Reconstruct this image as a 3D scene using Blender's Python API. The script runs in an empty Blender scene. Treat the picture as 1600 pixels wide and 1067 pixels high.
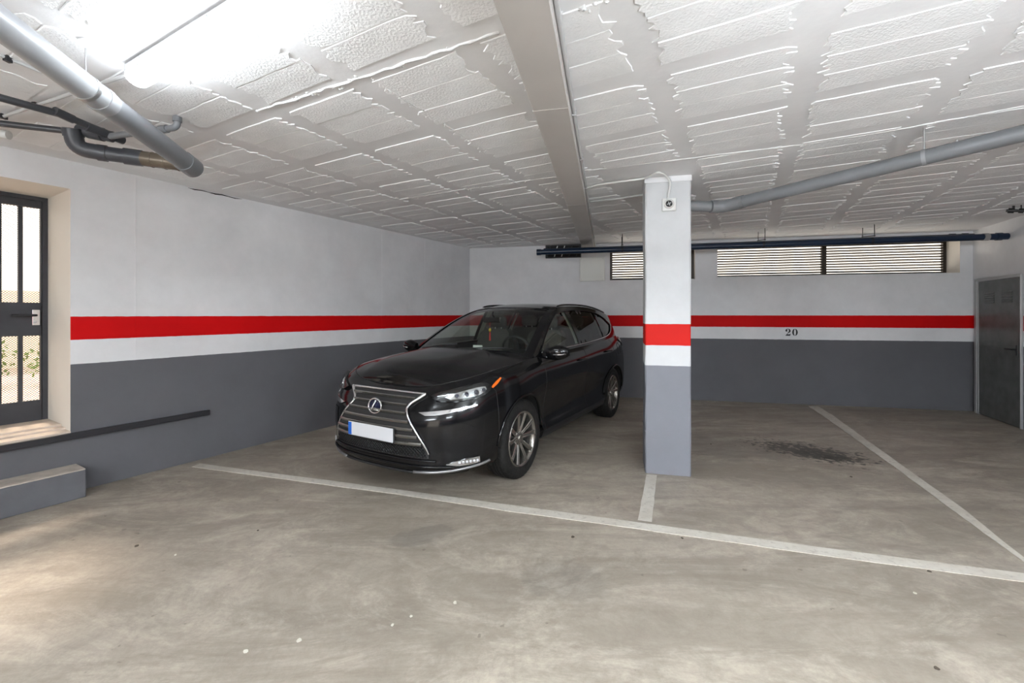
import bpy, bmesh, math, random
import numpy as np
from mathutils import Vector, Matrix
from mathutils.geometry import delaunay_2d_cdt

R = math.radians
scene = bpy.context.scene
COL = scene.collection
random.seed(7)

# ------------------------------------------------------------------ camera
FPX, HOR, EYE, CEIL = 680.0, 491.0, 1.50, 2.79      # focal length in pixels of the 1600 px frame, horizon row, eye and ceiling height
cam_data = bpy.data.cameras.new('camera')
cam_data.sensor_width = 36.0
cam_data.lens = FPX / 1600.0 * 36.0
cam_data.shift_y = -(1067 / 2 - HOR) / 1600.0
cam_data.clip_start = 0.02
cam = bpy.data.objects.new('camera', cam_data)
COL.objects.link(cam)
cam.location = (0, 0, EYE)
cam.rotation_euler = (R(90), 0, 0)
scene.camera = cam

# ------------------------------------------------------------------ sky, sun, exposure
world = bpy.data.worlds.new('sky')
scene.world = world
world.use_nodes = True
bg = world.node_tree.nodes['Background']
bg.inputs['Color'].default_value = (1.0, 0.91, 0.79, 1)
bg.inputs['Strength'].default_value = 2.2
sun_data = bpy.data.lights.new('sun', 'SUN')
sun_data.energy = 5.5
sun_data.angle = R(9)
sun_data.color = (1.0, 0.80, 0.60)
sun = bpy.data.objects.new('sun', sun_data)
COL.objects.link(sun)
SUN_DIR = Vector((1.32, -0.90, -1.50))     # the way the light travels
sun.rotation_euler = SUN_DIR.to_track_quat('-Z', 'Y').to_euler()
scene.view_settings.view_transform = 'Standard'
scene.view_settings.look = 'None'
scene.view_settings.gamma = 1.0
scene.view_settings.use_curve_mapping = False
scene.view_settings.exposure = 0.68
LAMP_POWER = 24.0          # emission strength of the fluorescent diffuser
TUBE_POWER = 215.0         # bare tubes of the added fill lamps

# ------------------------------------------------------------------ materials
MATS = {}


def mat(name, color, rough=0.6, metal=0.0, coat=0.0, noise=0.0, nscale=8.0, bump=0.0, bscale=40.0, spec=0.5, emit=None, estr=0.0, alpha=None):
    """Principled material; noise varies the colour, bump gives fine relief (object coordinates)."""
    m = bpy.data.materials.new(name)
    m.use_nodes = True
    nt = m.node_tree
    b = nt.nodes['Principled BSDF']
    c = (color[0], color[1], color[2], 1)
    b.inputs['Base Color'].default_value = c
    b.inputs['Roughness'].default_value = rough
    b.inputs['Metallic'].default_value = metal
    b.inputs['Specular IOR Level'].default_value = spec
    if coat:
        b.inputs['Coat Weight'].default_value = coat
        b.inputs['Coat Roughness'].default_value = 0.04
    if emit:
        b.inputs['Emission Color'].default_value = (*emit, 1)
        b.inputs['Emission Strength'].default_value = estr
    if noise or bump:
        tc = nt.nodes.new('ShaderNodeTexCoord')
    if noise:
        n = nt.nodes.new('ShaderNodeTexNoise')
        n.inputs['Scale'].default_value = nscale
        n.inputs['Detail'].default_value = 6
        nt.links.new(tc.outputs['Object'], n.inputs['Vector'])
        r = nt.nodes.new('ShaderNodeMapRange')
        r.inputs['From Min'].default_value = 0.3
        r.inputs['From Max'].default_value = 0.7
        r.inputs['To Min'].default_value = 1 - noise
        r.inputs['To Max'].default_value = 1 + noise
        nt.links.new(n.outputs['Fac'], r.inputs['Value'])
        mx = nt.nodes.new('ShaderNodeVectorMath')
        mx.operation = 'SCALE'
        mx.inputs[0].default_value = color[:3]
        nt.links.new(r.outputs['Result'], mx.inputs['Scale'])
        nt.links.new(mx.outputs['Vector'], b.inputs['Base Color'])
    if bump:
        n2 = nt.nodes.new('ShaderNodeTexNoise')
        n2.inputs['Scale'].default_value = bscale
        n2.inputs['Detail'].default_value = 5
        nt.links.new(tc.outputs['Object'], n2.inputs['Vector'])
        bp = nt.nodes.new('ShaderNodeBump')
        bp.inputs['Strength'].default_value = bump
        bp.inputs['Distance'].default_value = 0.02
        nt.links.new(n2.outputs['Fac'], bp.inputs['Height'])
        nt.links.new(bp.outputs['Normal'], b.inputs['Normal'])
    MATS[name] = m
    return m


def band_mat(name, red_lo, red_hi, grey_hi, white=(0.76, 0.76, 0.775), grey=(0.122, 0.122, 0.132), red=(0.56, 0.002, 0.003)):
    """Garage wall paint: grey dado, white, red stripe, white, split by height (a flat painted pattern)."""
    m = mat(name, white, 0.55, bump=0.12, bscale=9)
    nt = m.node_tree
    b = nt.nodes['Principled BSDF']
    b.inputs['Roughness'].default_value = 0.65
    b.inputs['Specular IOR Level'].default_value = 0.15
    geo = nt.nodes.new('ShaderNodeNewGeometry')
    sep = nt.nodes.new('ShaderNodeSeparateXYZ')
    nt.links.new(geo.outputs['Position'], sep.inputs['Vector'])
    n = nt.nodes.new('ShaderNodeTexNoise')
    n.inputs['Scale'].default_value = 14
    nt.links.new(geo.outputs['Position'], n.inputs['Vector'])
    wob = nt.nodes.new('ShaderNodeMath')
    wob.operation = 'MULTIPLY_ADD'
    wob.inputs[1].default_value = 0.006
    nt.links.new(n.outputs['Fac'], wob.inputs[0])
    nt.links.new(sep.outputs['Z'], wob.inputs[2])

    def step(z):
        s = nt.nodes.new('ShaderNodeMath')
        s.operation = 'GREATER_THAN'
        s.inputs[1].default_value = z
        nt.links.new(wob.outputs[0], s.inputs[0])
        return s
    cur = None
    for z, c in ((grey_hi, white), (red_lo, red), (red_hi, white)):
        mx = nt.nodes.new('ShaderNodeMix')
        mx.data_type = 'RGBA'
        nt.links.new(step(z).outputs[0], mx.inputs['Factor'])
        if cur is None:
            mx.inputs['A'].default_value = (*grey, 1)
        else:
            nt.links.new(cur.outputs['Result'], mx.inputs['A'])
        mx.inputs['B'].default_value = (*c, 1)
        cur = mx
    # faint dirt
    n3 = nt.nodes.new('ShaderNodeTexNoise')
    n3.inputs['Scale'].default_value = 1.6
    n3.inputs['Detail'].default_value = 8
    n3.inputs['Roughness'].default_value = 0.65
    nt.links.new(geo.outputs['Position'], n3.inputs['Vector'])
    r3 = nt.nodes.new('ShaderNodeMapRange')
    r3.inputs['From Min'].default_value = 0.3
    r3.inputs['From Max'].default_value = 0.7
    r3.inputs['To Min'].default_value = 0.90
    r3.inputs['To Max'].default_value = 1.06
    nt.links.new(n3.outputs['Fac'], r3.inputs['Value'])
    vm = nt.nodes.new('ShaderNodeVectorMath')
    vm.operation = 'SCALE'
    nt.links.new(cur.outputs['Result'], vm.inputs[0])
    nt.links.new(r3.outputs['Result'], vm.inputs['Scale'])
    nt.links.new(vm.outputs['Vector'], b.inputs['Base Color'])
    return m


def glass_mat(name, tint, gloss=0.08):
    m = bpy.data.materials.new(name)
    m.use_nodes = True
    nt = m.node_tree
    nt.nodes.clear()
    out = nt.nodes.new('ShaderNodeOutputMaterial')
    tr = nt.nodes.new('ShaderNodeBsdfTransparent')
    tr.inputs['Color'].default_value = (*tint, 1)
    gl = nt.nodes.new('ShaderNodeBsdfGlossy')
    gl.inputs['Roughness'].default_value = 0.02
    lw = nt.nodes.new('ShaderNodeLayerWeight')       # Schlick reflectance, same from both sides of the sheet
    lw.inputs['Blend'].default_value = 0.5
    pw = nt.nodes.new('ShaderNodeMath')
    pw.operation = 'POWER'
    pw.inputs[1].default_value = 5.0
    nt.links.new(lw.outputs['Facing'], pw.inputs[0])
    fr = nt.nodes.new('ShaderNodeMath')
    fr.operation = 'MULTIPLY_ADD'
    fr.inputs[1].default_value = 0.93
    fr.inputs[2].default_value = 0.06
    nt.links.new(pw.outputs[0], fr.inputs[0])
    mx = nt.nodes.new('ShaderNodeMixShader')
    nt.links.new(fr.outputs[0], mx.inputs['Fac'])
    nt.links.new(tr.outputs[0], mx.inputs[1])
    nt.links.new(gl.outputs[0], mx.inputs[2])
    nt.links.new(mx.outputs[0], out.inputs['Surface'])
    MATS[name] = m
    return m


def mixcol(nt, fac, a, b):
    mx = nt.nodes.new('ShaderNodeMix')
    mx.data_type = 'RGBA'
    nt.links.new(fac, mx.inputs['Factor'])
    for key, v in (('A', a), ('B', b)):
        if isinstance(v, tuple):
            mx.inputs[key].default_value = (*v, 1)
        else:
            nt.links.new(v, mx.inputs[key])
    return mx.outputs['Result']


def noise_node(nt, vec, scale, detail=6, rough=0.55, lo=0.3, hi=0.7, a=0.0, b=1.0, distortion=0.0):
    n = nt.nodes.new('ShaderNodeTexNoise')
    n.inputs['Scale'].default_value = scale
    n.inputs['Detail'].default_value = detail
    n.inputs['Roughness'].default_value = rough
    n.inputs['Distortion'].default_value = distortion
    nt.links.new(vec, n.inputs['Vector'])
    r = nt.nodes.new('ShaderNodeMapRange')
    for k, v in (('From Min', lo), ('From Max', hi), ('To Min', a), ('To Max', b)):
        r.inputs[k].default_value = v
    nt.links.new(n.outputs['Fac'], r.inputs['Value'])
    return r.outputs['Result']


# ------------------------------------------------------------------ mesh helpers
class MB:
    """Collects geometry for ONE mesh object."""

    def __init__(self):
        self.v, self.f, self.mi = [], [], []

    def add(self, verts, faces, mi=0):
        o = len(self.v)
        self.v += [tuple(p) for p in verts]
        self.f += [tuple(i + o for i in f) for f in faces]
        self.mi += [mi] * len(faces)
        return self

    def box(self, lo, hi, M=None, mi=0):
        x0, y0, z0 = lo
        x1, y1, z1 = hi
        vs = [Vector(p) for p in ((x0, y0, z0), (x1, y0, z0), (x1, y1, z0), (x0, y1, z0), (x0, y0, z1), (x1, y0, z1), (x1, y1, z1), (x0, y1, z1))]
        if M is not None:
            vs = [M @ p for p in vs]
        return self.add(vs, [(0, 3, 2, 1), (4, 5, 6, 7), (0, 1, 5, 4), (1, 2, 6, 5), (2, 3, 7, 6), (3, 0, 4, 7)], mi)

    def bar(self, p, q, w, h, up=(0, 0, 1)):
        """Rectangular bar from p to q, w wide, h along up."""
        p, q = Vector(p), Vector(q)
        d = (q - p).normalized()
        s = d.cross(Vector(up)).normalized()
        u = s.cross(d).normalized()
        vs = []
        for e in (p, q):
            for a, b in ((-1, -1), (1, -1), (1, 1), (-1, 1)):
                vs.append(e + s * (a * w / 2) + u * (b * h / 2))
        return self.add(vs, [(3, 2, 1, 0), (4, 5, 6, 7), (0, 1, 5, 4), (1, 2, 6, 5), (2, 3, 7, 6), (3, 0, 4, 7)])

    def tube(self, pts, r, n=16, cap=True, closed=False):
        pts = [Vector(p) for p in pts]
        rs = r if isinstance(r, (list, tuple)) else [r] * len(pts)
        m = len(pts)
        tans = []
        for i in range(m):
            if closed:
                t = pts[(i + 1) % m] - pts[i - 1]
            elif i == 0:
                t = pts[1] - pts[0]
            elif i == m - 1:
                t = pts[-1] - pts[-2]
            else:
                t = (pts[i + 1] - pts[i]).normalized() + (pts[i] - pts[i - 1]).normalized()
            tans.append(t.normalized())
        ref = Vector((0, 0, 1)) if abs(tans[0].z) < 0.9 else Vector((1, 0, 0))
        s = tans[0].cross(ref).normalized()
        rings = []
        for i in range(m):
            s = (s - tans[i] * s.dot(tans[i])).normalized()
            u = tans[i].cross(s)
            rings.append([pts[i] + s * (math.cos(2 * math.pi * k / n) * rs[i]) + u * (math.sin(2 * math.pi * k / n) * rs[i]) for k in range(n)])
        vs = [p for ring in rings for p in ring]
        fs = []
        for i in range(m if closed else m - 1):
            j = (i + 1) % m
            for k in range(n):
                k2 = (k + 1) % n
                fs.append((i * n + k, j * n + k, j * n + k2, i * n + k2)[::-1])
        if cap and not closed:
            fs.append(tuple(range(n))[::-1][::-1])
            fs.append(tuple((m - 1) * n + k for k in range(n))[::-1])
        return self.add(vs, fs)

    def lathe(self, prof, n=32, M=None, close=False):
        """prof: (radius, height) pairs turned round local Z, placed by M."""
        vs, fs = [], []
        m = len(prof)
        for k in range(n):
            a = 2 * math.pi * k / n
            for r_, h_ in prof:
                vs.append(Vector((r_ * math.cos(a), r_ * math.sin(a), h_)))
        for k in range(n):
            k2 = (k + 1) % n
            for i in range(m if close else m - 1):
                j = (i + 1) % m
                fs.append((k * m + i, k2 * m + i, k2 * m + j, k * m + j))
        if M is not None:
            vs = [M @ p for p in vs]
        return self.add(vs, fs)

    def prism(self, poly, axis_fn, t0, t1, mi=0):
        """2D polygon extruded; axis_fn(a, b, t) -> 3D point."""
        n = len(poly)
        vs = [axis_fn(a, b, t0) for a, b in poly] + [axis_fn(a, b, t1) for a, b in poly]
        fs = [tuple(range(n))[::-1], tuple(range(n, 2 * n))] + [(i, (i + 1) % n, n + (i + 1) % n, n + i) for i in range(n)]
        return self.add(vs, fs, mi)

    def grid(self, P, flip=False, mi=0):
        """P: rows of points."""
        r, c = len(P), len(P[0])
        vs = [p for row in P for p in row]
        fs = []
        for i in range(r - 1):
            for j in range(c - 1):
                q = (i * c + j, i * c + j + 1, (i + 1) * c + j + 1, (i + 1) * c + j)
                fs.append(q[::-1] if flip else q)
        return self.add(vs, fs, mi)

    def mesh(self, name, smooth=False, fix=False):
        me = bpy.data.meshes.new(name)
        me.from_pydata([tuple(p) for p in self.v], [], self.f)
        if any(self.mi):
            me.polygons.foreach_set('material_index', self.mi)
        if fix:
            bm = bmesh.new()
            bm.from_mesh(me)
            bmesh.ops.remove_doubles(bm, verts=bm.verts, dist=1e-6)
            bmesh.ops.recalc_face_normals(bm, faces=bm.faces)
            bm.to_mesh(me)
            bm.free()
        if smooth:
            me.polygons.foreach_set('use_smooth', [True] * len(me.polygons))
            if isinstance(smooth, (int, float)) and not isinstance(smooth, bool):
                me.set_sharp_from_angle(angle=R(smooth))
        me.update()
        return me

    def build(self, name, material, parent=None, smooth=False, fix=True, bevel=0):
        me = self.mesh(name, smooth, fix)
        for m in (material if isinstance(material, (list, tuple)) else [material]):
            me.materials.append(MATS[m])
        return link(name, me, parent, bevel)


def link(name, me, parent=None, bevel=0):
    o = bpy.data.objects.new(name, me)
    COL.objects.link(o)
    if parent is not None:
        o.parent = parent
    if bevel:
        b = o.modifiers.new('bevel', 'BEVEL')
        b.width = bevel
        b.segments = 2
        b.limit_method = 'ANGLE'
        b.angle_limit = R(40)
    return o


def empty(name, loc=(0, 0, 0), rz=0.0):
    o = bpy.data.objects.new(name, None)
    o.empty_display_size = 0.1
    COL.objects.link(o)
    o.location = loc
    o.rotation_euler = (0, 0, rz)
    return o


def tag(o, label=None, cat=None, group=None, kind=None):
    if label:
        o['label'] = label
    if cat:
        o['category'] = cat
    if group:
        o['group'] = group
    if kind:
        o['kind'] = kind
    return o


def fl(u, v, z=0.0):
    """Point at height z on the sight line of photo pixel (u, v): used to survey floor and ceiling positions."""
    Y = FPX * (EYE - z) / (v - HOR)
    return Vector(((u - 800) / FPX * Y, Y, z))


def at(u, v, Y):
    return Vector(((u - 800) / FPX * Y, Y, EYE - (v - HOR) / FPX * Y))


def arc_pts(a, b, c, n=8):
    """Quadratic bend from a to c round corner b."""
    a, b, c = Vector(a), Vector(b), Vector(c)
    return [a * (1 - t) ** 2 + b * 2 * t * (1 - t) + c * t * t for t in [i / n for i in range(n + 1)]]


def bent(pts, r=0.08, n=6):
    """Polyline with rounded corners."""
    pts = [Vector(p) for p in pts]
    out = [pts[0]]
    for i in range(1, len(pts) - 1):
        a = pts[i] + (pts[i - 1] - pts[i]).normalized() * min(r, (pts[i - 1] - pts[i]).length * 0.45)
        c = pts[i] + (pts[i + 1] - pts[i]).normalized() * min(r, (pts[i + 1] - pts[i]).length * 0.45)
        out += arc_pts(a, pts[i], c, n)
    out.append(pts[-1])
    return out


def in_poly(px, py, poly):
    poly = np.asarray(poly, float)
    x1, y1 = poly[:, 0], poly[:, 1]
    x2, y2 = np.roll(x1, -1), np.roll(y1, -1)
    px, py = np.asarray(px, float)[:, None], np.asarray(py, float)[:, None]
    with np.errstate(divide='ignore', invalid='ignore'):
        c = ((y1 > py) != (y2 > py)) & (px < (x2 - x1) * (py - y1) / (y2 - y1) + x1)
    return (c.sum(1) % 2) == 1


def resample(poly, step, closed=True):
    out = []
    n = len(poly)
    for i in range(n if closed else n - 1):
        a, b = np.array(poly[i], float), np.array(poly[(i + 1) % n], float)
        k = max(1, int(math.ceil(np.linalg.norm(b - a) / step)))
        for j in range(k):
            out.append(tuple(a + (b - a) * j / k))
    if not closed:
        out.append(tuple(poly[-1]))
    return out


def cdt(outer, holes=(), lines=(), step=0.03):
    """Triangulate a 2D outline with holes and inner lines; returns verts, tris."""
    vs, es = [], []

    def put(pts, closed):
        o = len(vs)
        vs.extend(Vector(p) for p in pts)
        n = len(pts)
        es.extend((o + i, o + (i + 1) % n) for i in range(n if closed else n - 1))
    loops = [resample(outer, step)] + [resample(h, step) for h in holes]
    for l in loops:
        put(l, True)
    segs = [resample(l, step, False) for l in lines]
    for l in segs:
        put(l, False)
    O = np.array(loops[0])
    gx, gy = np.meshgrid(np.arange(O[:, 0].min(), O[:, 0].max(), step), np.arange(O[:, 1].min(), O[:, 1].max(), step))
    G = np.stack([gx.ravel(), gy.ravel()], 1)
    G = G[in_poly(G[:, 0], G[:, 1], loops[0])] if len(G) else G
    allb = np.array([tuple(v) for v in vs])
    if len(G):
        d = np.full(len(G), 9.0)
        for b0 in range(0, len(allb), 200):
            d = np.minimum(d, np.min(np.hypot(G[:, None, 0] - allb[None, b0:b0 + 200, 0], G[:, None, 1] - allb[None, b0:b0 + 200, 1]), 1))
        G = G[d > step * 0.55]
        vs.extend(Vector((float(a), float(b))) for a, b in G)
    res = delaunay_2d_cdt(vs, es, [], 0, 1e-5)
    V = np.array([tuple(p) for p in res[0]])
    T = np.array([t for t in res[2] if len(t) == 3])
    c = V[T].mean(1)
    keep = in_poly(c[:, 0], c[:, 1], loops[0])
    for h in loops[1:]:
        keep &= ~in_poly(c[:, 0], c[:, 1], h)
    T = T[keep]
    # consistent orientation
    e1, e2 = V[T[:, 1]] - V[T[:, 0]], V[T[:, 2]] - V[T[:, 0]]
    neg = (e1[:, 0] * e2[:, 1] - e1[:, 1] * e2[:, 0]) < 0
    T[neg] = T[neg][:, ::-1]
    return V, T
# ------------------------------------------------------------------ room materials
WHITE = (0.76, 0.76, 0.775)
mat('white_paint', WHITE, 0.55, bump=0.15, bscale=10, noise=0.05, nscale=3)
mat('reveal_paint', (0.78, 0.74, 0.68), 0.6, bump=0.1, bscale=12)
band_mat('wall_paint', 1.286, 1.484, 1.080)
band_mat('pillar_paint', 1.212, 1.412, 1.022, grey=(0.198, 0.203, 0.228), red=(0.53, 0.014, 0.010), white=(0.60, 0.61, 0.62))
mat('ceiling_rib', (0.80, 0.795, 0.80), 0.62, noise=0.06, nscale=2.0, bump=0.10, bscale=16)
mat('ceiling_block', (0.87, 0.87, 0.875), 0.8, noise=0.05, nscale=5, bump=0.30, bscale=75)
mat('plaster_lump', (0.75, 0.75, 0.75), 0.8, bump=0.4, bscale=60)
mat('beam_metal', (0.52, 0.49, 0.465), 0.45, noise=0.06, nscale=2)
mat('grey_paint', (0.105, 0.107, 0.117), 0.6, noise=0.12, nscale=6, bump=0.2, bscale=20)
mat('step_top', (0.42, 0.37, 0.32), 0.7, noise=0.2, nscale=9, bump=0.2, bscale=30)
mat('sill_stone', (0.60, 0.50, 0.42), 0.55, noise=0.12, nscale=12)
mat('dark_metal', (0.022, 0.022, 0.026), 0.45, metal=0.2)
mat('door_grey', (0.035, 0.036, 0.042), 0.5, metal=0.1, noise=0.1)
mat('galvanised', (0.13, 0.135, 0.13), 0.45, metal=0.25, noise=0.22, nscale=7)
mat('frame_grey', (0.42, 0.42, 0.42), 0.4, metal=0.4)
mat('bronze_alu', (0.045, 0.036, 0.030), 0.42, metal=0.4)
mat('chrome', (0.75, 0.75, 0.76), 0.12, metal=1.0)
mat('steel', (0.5, 0.5, 0.5), 0.35, metal=0.9)
mat('black_plastic', (0.012, 0.012, 0.013), 0.45)
mat('pvc_grey', (0.17, 0.175, 0.185), 0.38, noise=0.07, nscale=5)
mat('pvc_light', (0.27, 0.275, 0.285), 0.36, noise=0.05, nscale=5)
mat('pvc_dark', (0.05, 0.052, 0.06), 0.36, noise=0.1, nscale=6)
mat('pvc_bronze', (0.16, 0.13, 0.10), 0.22, metal=0.3)
mat('pipe_blue', (0.006, 0.018, 0.045), 0.3)
mat('white_plastic', (0.72, 0.72, 0.70), 0.4)
mat('conduit', (0.50, 0.50, 0.50), 0.45)
mat('panel_cream', (0.74, 0.74, 0.70), 0.5)
mat('stencil_black', (0.01, 0.01, 0.011), 0.7)
mat('void_dark', (0.012, 0.011, 0.011), 0.8)
mat('debris_pale', (0.6, 0.57, 0.5), 0.8)
mat('debris_dark', (0.07, 0.055, 0.04), 0.8)
mat('ext_wall', (0.80, 0.72, 0.60), 0.8, bump=0.2, bscale=20)
mat('ext_ground', (0.55, 0.42, 0.36), 0.8, noise=0.15, nscale=6)
mat('leaf', (0.13, 0.22, 0.045), 0.55, noise=0.3, nscale=5)
mat('stalk', (0.12, 0.09, 0.05), 0.8)


def floor_mat():
    m = mat('concrete', (0.3, 0.28, 0.26), 0.45)
    nt = m.node_tree
    b = nt.nodes['Principled BSDF']
    tc = nt.nodes.new('ShaderNodeTexCoord')
    vec = tc.outputs['Object']
    mp = nt.nodes.new('ShaderNodeMapping')
    mp.inputs['Rotation'].default_value = (0, 0, R(-20))
    mp.inputs['Scale'].default_value = (0.55, 1.3, 1)
    nt.links.new(vec, mp.inputs['Vector'])
    big = noise_node(nt, mp.outputs['Vector'], 0.75, 9, 0.62, 0.32, 0.68, distortion=0.6)
    mid = noise_node(nt, mp.outputs['Vector'], 2.6, 10, 0.7, 0.3, 0.7, distortion=0.8)
    fine = noise_node(nt, vec, 26, 6, 0.7, 0.25, 0.75)
    mp3 = nt.nodes.new('ShaderNodeMapping')
    mp3.inputs['Rotation'].default_value = (0, 0, R(28))
    mp3.inputs['Scale'].default_value = (0.5, 2.2, 1)
    nt.links.new(vec, mp3.inputs['Vector'])
    c = mixcol(nt, big, (0.257, 0.221, 0.180), (0.388, 0.339, 0.282))
    c = mixcol(nt, noise_node(nt, mp3.outputs['Vector'], 1.2, 14, 0.78, 0.44, 0.60, 0.0, 0.75, 0.7), c, (0.189, 0.161, 0.130))
    c = mixcol(nt, noise_node(nt, mp.outputs['Vector'], 1.5, 14, 0.78, 0.48, 0.62, 0.0, 0.72, 1.0), c, (0.485, 0.428, 0.357))
    c = mixcol(nt, noise_node(nt, vec, 5, 12, 0.8, 0.45, 0.64, 0.0, 0.6, 0.5), c, (0.194, 0.165, 0.133))
    c = mixcol(nt, noise_node(nt, vec, 34, 6, 0.75, 0.42, 0.70, 0.0, 0.35), c, (0.194, 0.166, 0.137))
    c = mixcol(nt, noise_node(nt, vec, 15, 2, 0.5, 0.72, 0.75, 0.0, 0.6), c, (0.126, 0.105, 0.082))
    # oil drips in the empty bay: an elongated patch of blots
    def blot(cx, cy, rx, ry, rot, scale, thr, dens, ellipse_in=0.25, col=(0.028, 0.026, 0.022)):
        mp2 = nt.nodes.new('ShaderNodeMapping')
        mp2.vector_type = 'TEXTURE'
        mp2.inputs['Location'].default_value = (cx, cy, 0)
        mp2.inputs['Rotation'].default_value = (0, 0, rot)
        mp2.inputs['Scale'].default_value = (rx, ry, 1)
        nt.links.new(vec, mp2.inputs['Vector'])
        ln = nt.nodes.new('ShaderNodeVectorMath')
        ln.operation = 'LENGTH'
        nt.links.new(mp2.outputs['Vector'], ln.inputs[0])
        fall = nt.nodes.new('ShaderNodeMapRange')
        fall.inputs['From Min'].default_value = 1.0
        fall.inputs['From Max'].default_value = ellipse_in
        nt.links.new(ln.outputs['Value'], fall.inputs['Value'])
        nz = noise_node(nt, vec, scale, 3, 0.6, 0.0, 1.0)
        ad = nt.nodes.new('ShaderNodeMath')
        ad.operation = 'MULTIPLY_ADD'
        ad.inputs[1].default_value = 0.33
        nt.links.new(fall.outputs['Result'], ad.inputs[0])
        nt.links.new(nz, ad.inputs[2])
        r = nt.nodes.new('ShaderNodeMapRange')
        r.inputs['From Min'].default_value = thr
        r.inputs['From Max'].default_value = thr + 0.09
        r.inputs['To Max'].default_value = dens
        nt.links.new(ad.outputs[0], r.inputs['Value'])
        gate = nt.nodes.new('ShaderNodeMath')
        gate.operation = 'MULTIPLY'
        gate.use_clamp = True
        gate.inputs[1].default_value = 6.0
        nt.links.new(fall.outputs['Result'], gate.inputs[0])
        gm = nt.nodes.new('ShaderNodeMath')
        gm.operation = 'MULTIPLY'
        nt.links.new(gate.outputs[0], gm.inputs[0])
        nt.links.new(r.outputs['Result'], gm.inputs[1])
        return mixcol(nt, gm.outputs[0], c, col)
    p = fl(1262, 705)
    c = blot(p.x, p.y, 0.95, 0.55, R(-40), 15, 0.70, 0.85)
    p = fl(1285, 712)
    c = blot(p.x, p.y, 0.45, 0.22, R(-28), 14, 0.68, 0.85)
    p = fl(1120, 700)
    c = blot(p.x, p.y, 0.75, 0.5, R(-20), 2.5, 0.50, 0.30, 0.1, (0.10, 0.09, 0.08))
    p = fl(660, 835)
    c = blot(p.x, p.y, 0.24, 0.14, R(30), 4, 0.50, 0.45, 0.1, (0.12, 0.11, 0.10))
    p = fl(900, 905)
    c = blot(p.x, p.y, 0.35, 0.22, R(0), 3, 0.50, 0.28, 0.1, (0.12, 0.11, 0.10))
    nt.links.new(c, b.inputs['Base Color'])
    rr = noise_node(nt, mp.outputs['Vector'], 2.0, 8, 0.6, 0.3, 0.7, 0.36, 0.58)
    nt.links.new(rr, b.inputs['Roughness'])
    bp = nt.nodes.new('ShaderNodeBump')
    bp.inputs['Strength'].default_value = 0.12
    bp.inputs['Distance'].default_value = 0.01
    nt.links.new(fine, bp.inputs['Height'])
    nt.links.new(bp.outputs['Normal'], b.inputs['Normal'])


def line_mat():
    m = mat('line_paint', (0.6, 0.57, 0.5), 0.55)
    nt = m.node_tree
    b = nt.nodes['Principled BSDF']
    tc = nt.nodes.new('ShaderNodeTexCoord')
    c = mixcol(nt, noise_node(nt, tc.outputs['Object'], 3, 8, 0.7, 0.3, 0.7), (0.46, 0.42, 0.36), (0.62, 0.59, 0.53))
    c = mixcol(nt, noise_node(nt, tc.outputs['Object'], 22, 6, 0.7, 0.52, 0.72, 0, 0.75), c, (0.30, 0.27, 0.235))
    nt.links.new(c, b.inputs['Base Color'])


floor_mat()
line_mat()

# ------------------------------------------------------------------ shell: surveyed corners (plan)
PA = Vector((-3.91, 3.33))
PB = Vector((-0.827, 8.517))
PR = Vector((7.137, 6.74))
DL = (PB - PA).normalized()               # along the left wall, away from the viewer
DB = (PR - PB).normalized()               # along the back wall, to the right
DR = Vector((300, 680)).normalized()      # along the right wall, away from the viewer
P_L2 = PA - DL * 8.5
P_R2 = PR - DR * 12.0
ROOM = [tuple(P_L2), tuple(P_R2), tuple(PR), tuple(PB)]


def along(P0, d, u):
    """Distance along plan line P0 + d*l of photo column u."""
    k = (u - 800) / FPX
    return (k * P0.y - P0.x) / (d.x - k * d.y)


def wall(name, P0, P1, out, holes, mats, T=0.34, z1=CEIL):
    """Wall slab with rectangular openings (l0, l1, z0, z1); out = outward plan normal. Returns the object."""
    d = (P1 - P0).normalized()
    L = (P1 - P0).length
    ls = sorted({0.0, L, *[h[0] for h in holes], *[h[1] for h in holes]})
    zs = sorted({0.0, z1, *[h[2] for h in holes], *[h[3] for h in holes]})

    def P(l, z, t):
        q = P0 + d * l + out * t
        return (q.x, q.y, z)
    mb = MB()

    def solid(i, j):
        if i < 0 or j < 0 or i >= len(ls) - 1 or j >= len(zs) - 1:
            return False
        cl, cz = (ls[i] + ls[i + 1]) / 2, (zs[j] + zs[j + 1]) / 2
        return not any(h[0] < cl < h[1] and h[2] < cz < h[3] for h in holes)
    for i in range(len(ls) - 1):
        for j in range(len(zs) - 1):
            if not solid(i, j):
                continue
            a, b, c, e = ls[i], ls[i + 1], zs[j], zs[j + 1]
            mb.add([P(a, c, 0), P(b, c, 0), P(b, e, 0), P(a, e, 0)], [(0, 1, 2, 3)])
            mb.add([P(a, c, T), P(b, c, T), P(b, e, T), P(a, e, T)], [(3, 2, 1, 0)], 1)
            for (ni, nj, q) in ((i - 1, j, ((a, c), (a, e))), (i + 1, j, ((b, c), (b, e))), (i, j - 1, ((a, c), (b, c))), (i, j + 1, ((a, e), (b, e)))):
                if not solid(ni, nj):
                    (l_a, z_a), (l_b, z_b) = q
                    mb.add([P(l_a, z_a, 0), P(l_b, z_b, 0), P(l_b, z_b, T), P(l_a, z_a, T)], [(0, 1, 2, 3)], 1)
    o = mb.build(name, mats, fix=True)
    tag(o, WALL_LABEL[name], 'wall', kind='structure')
    return o


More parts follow.
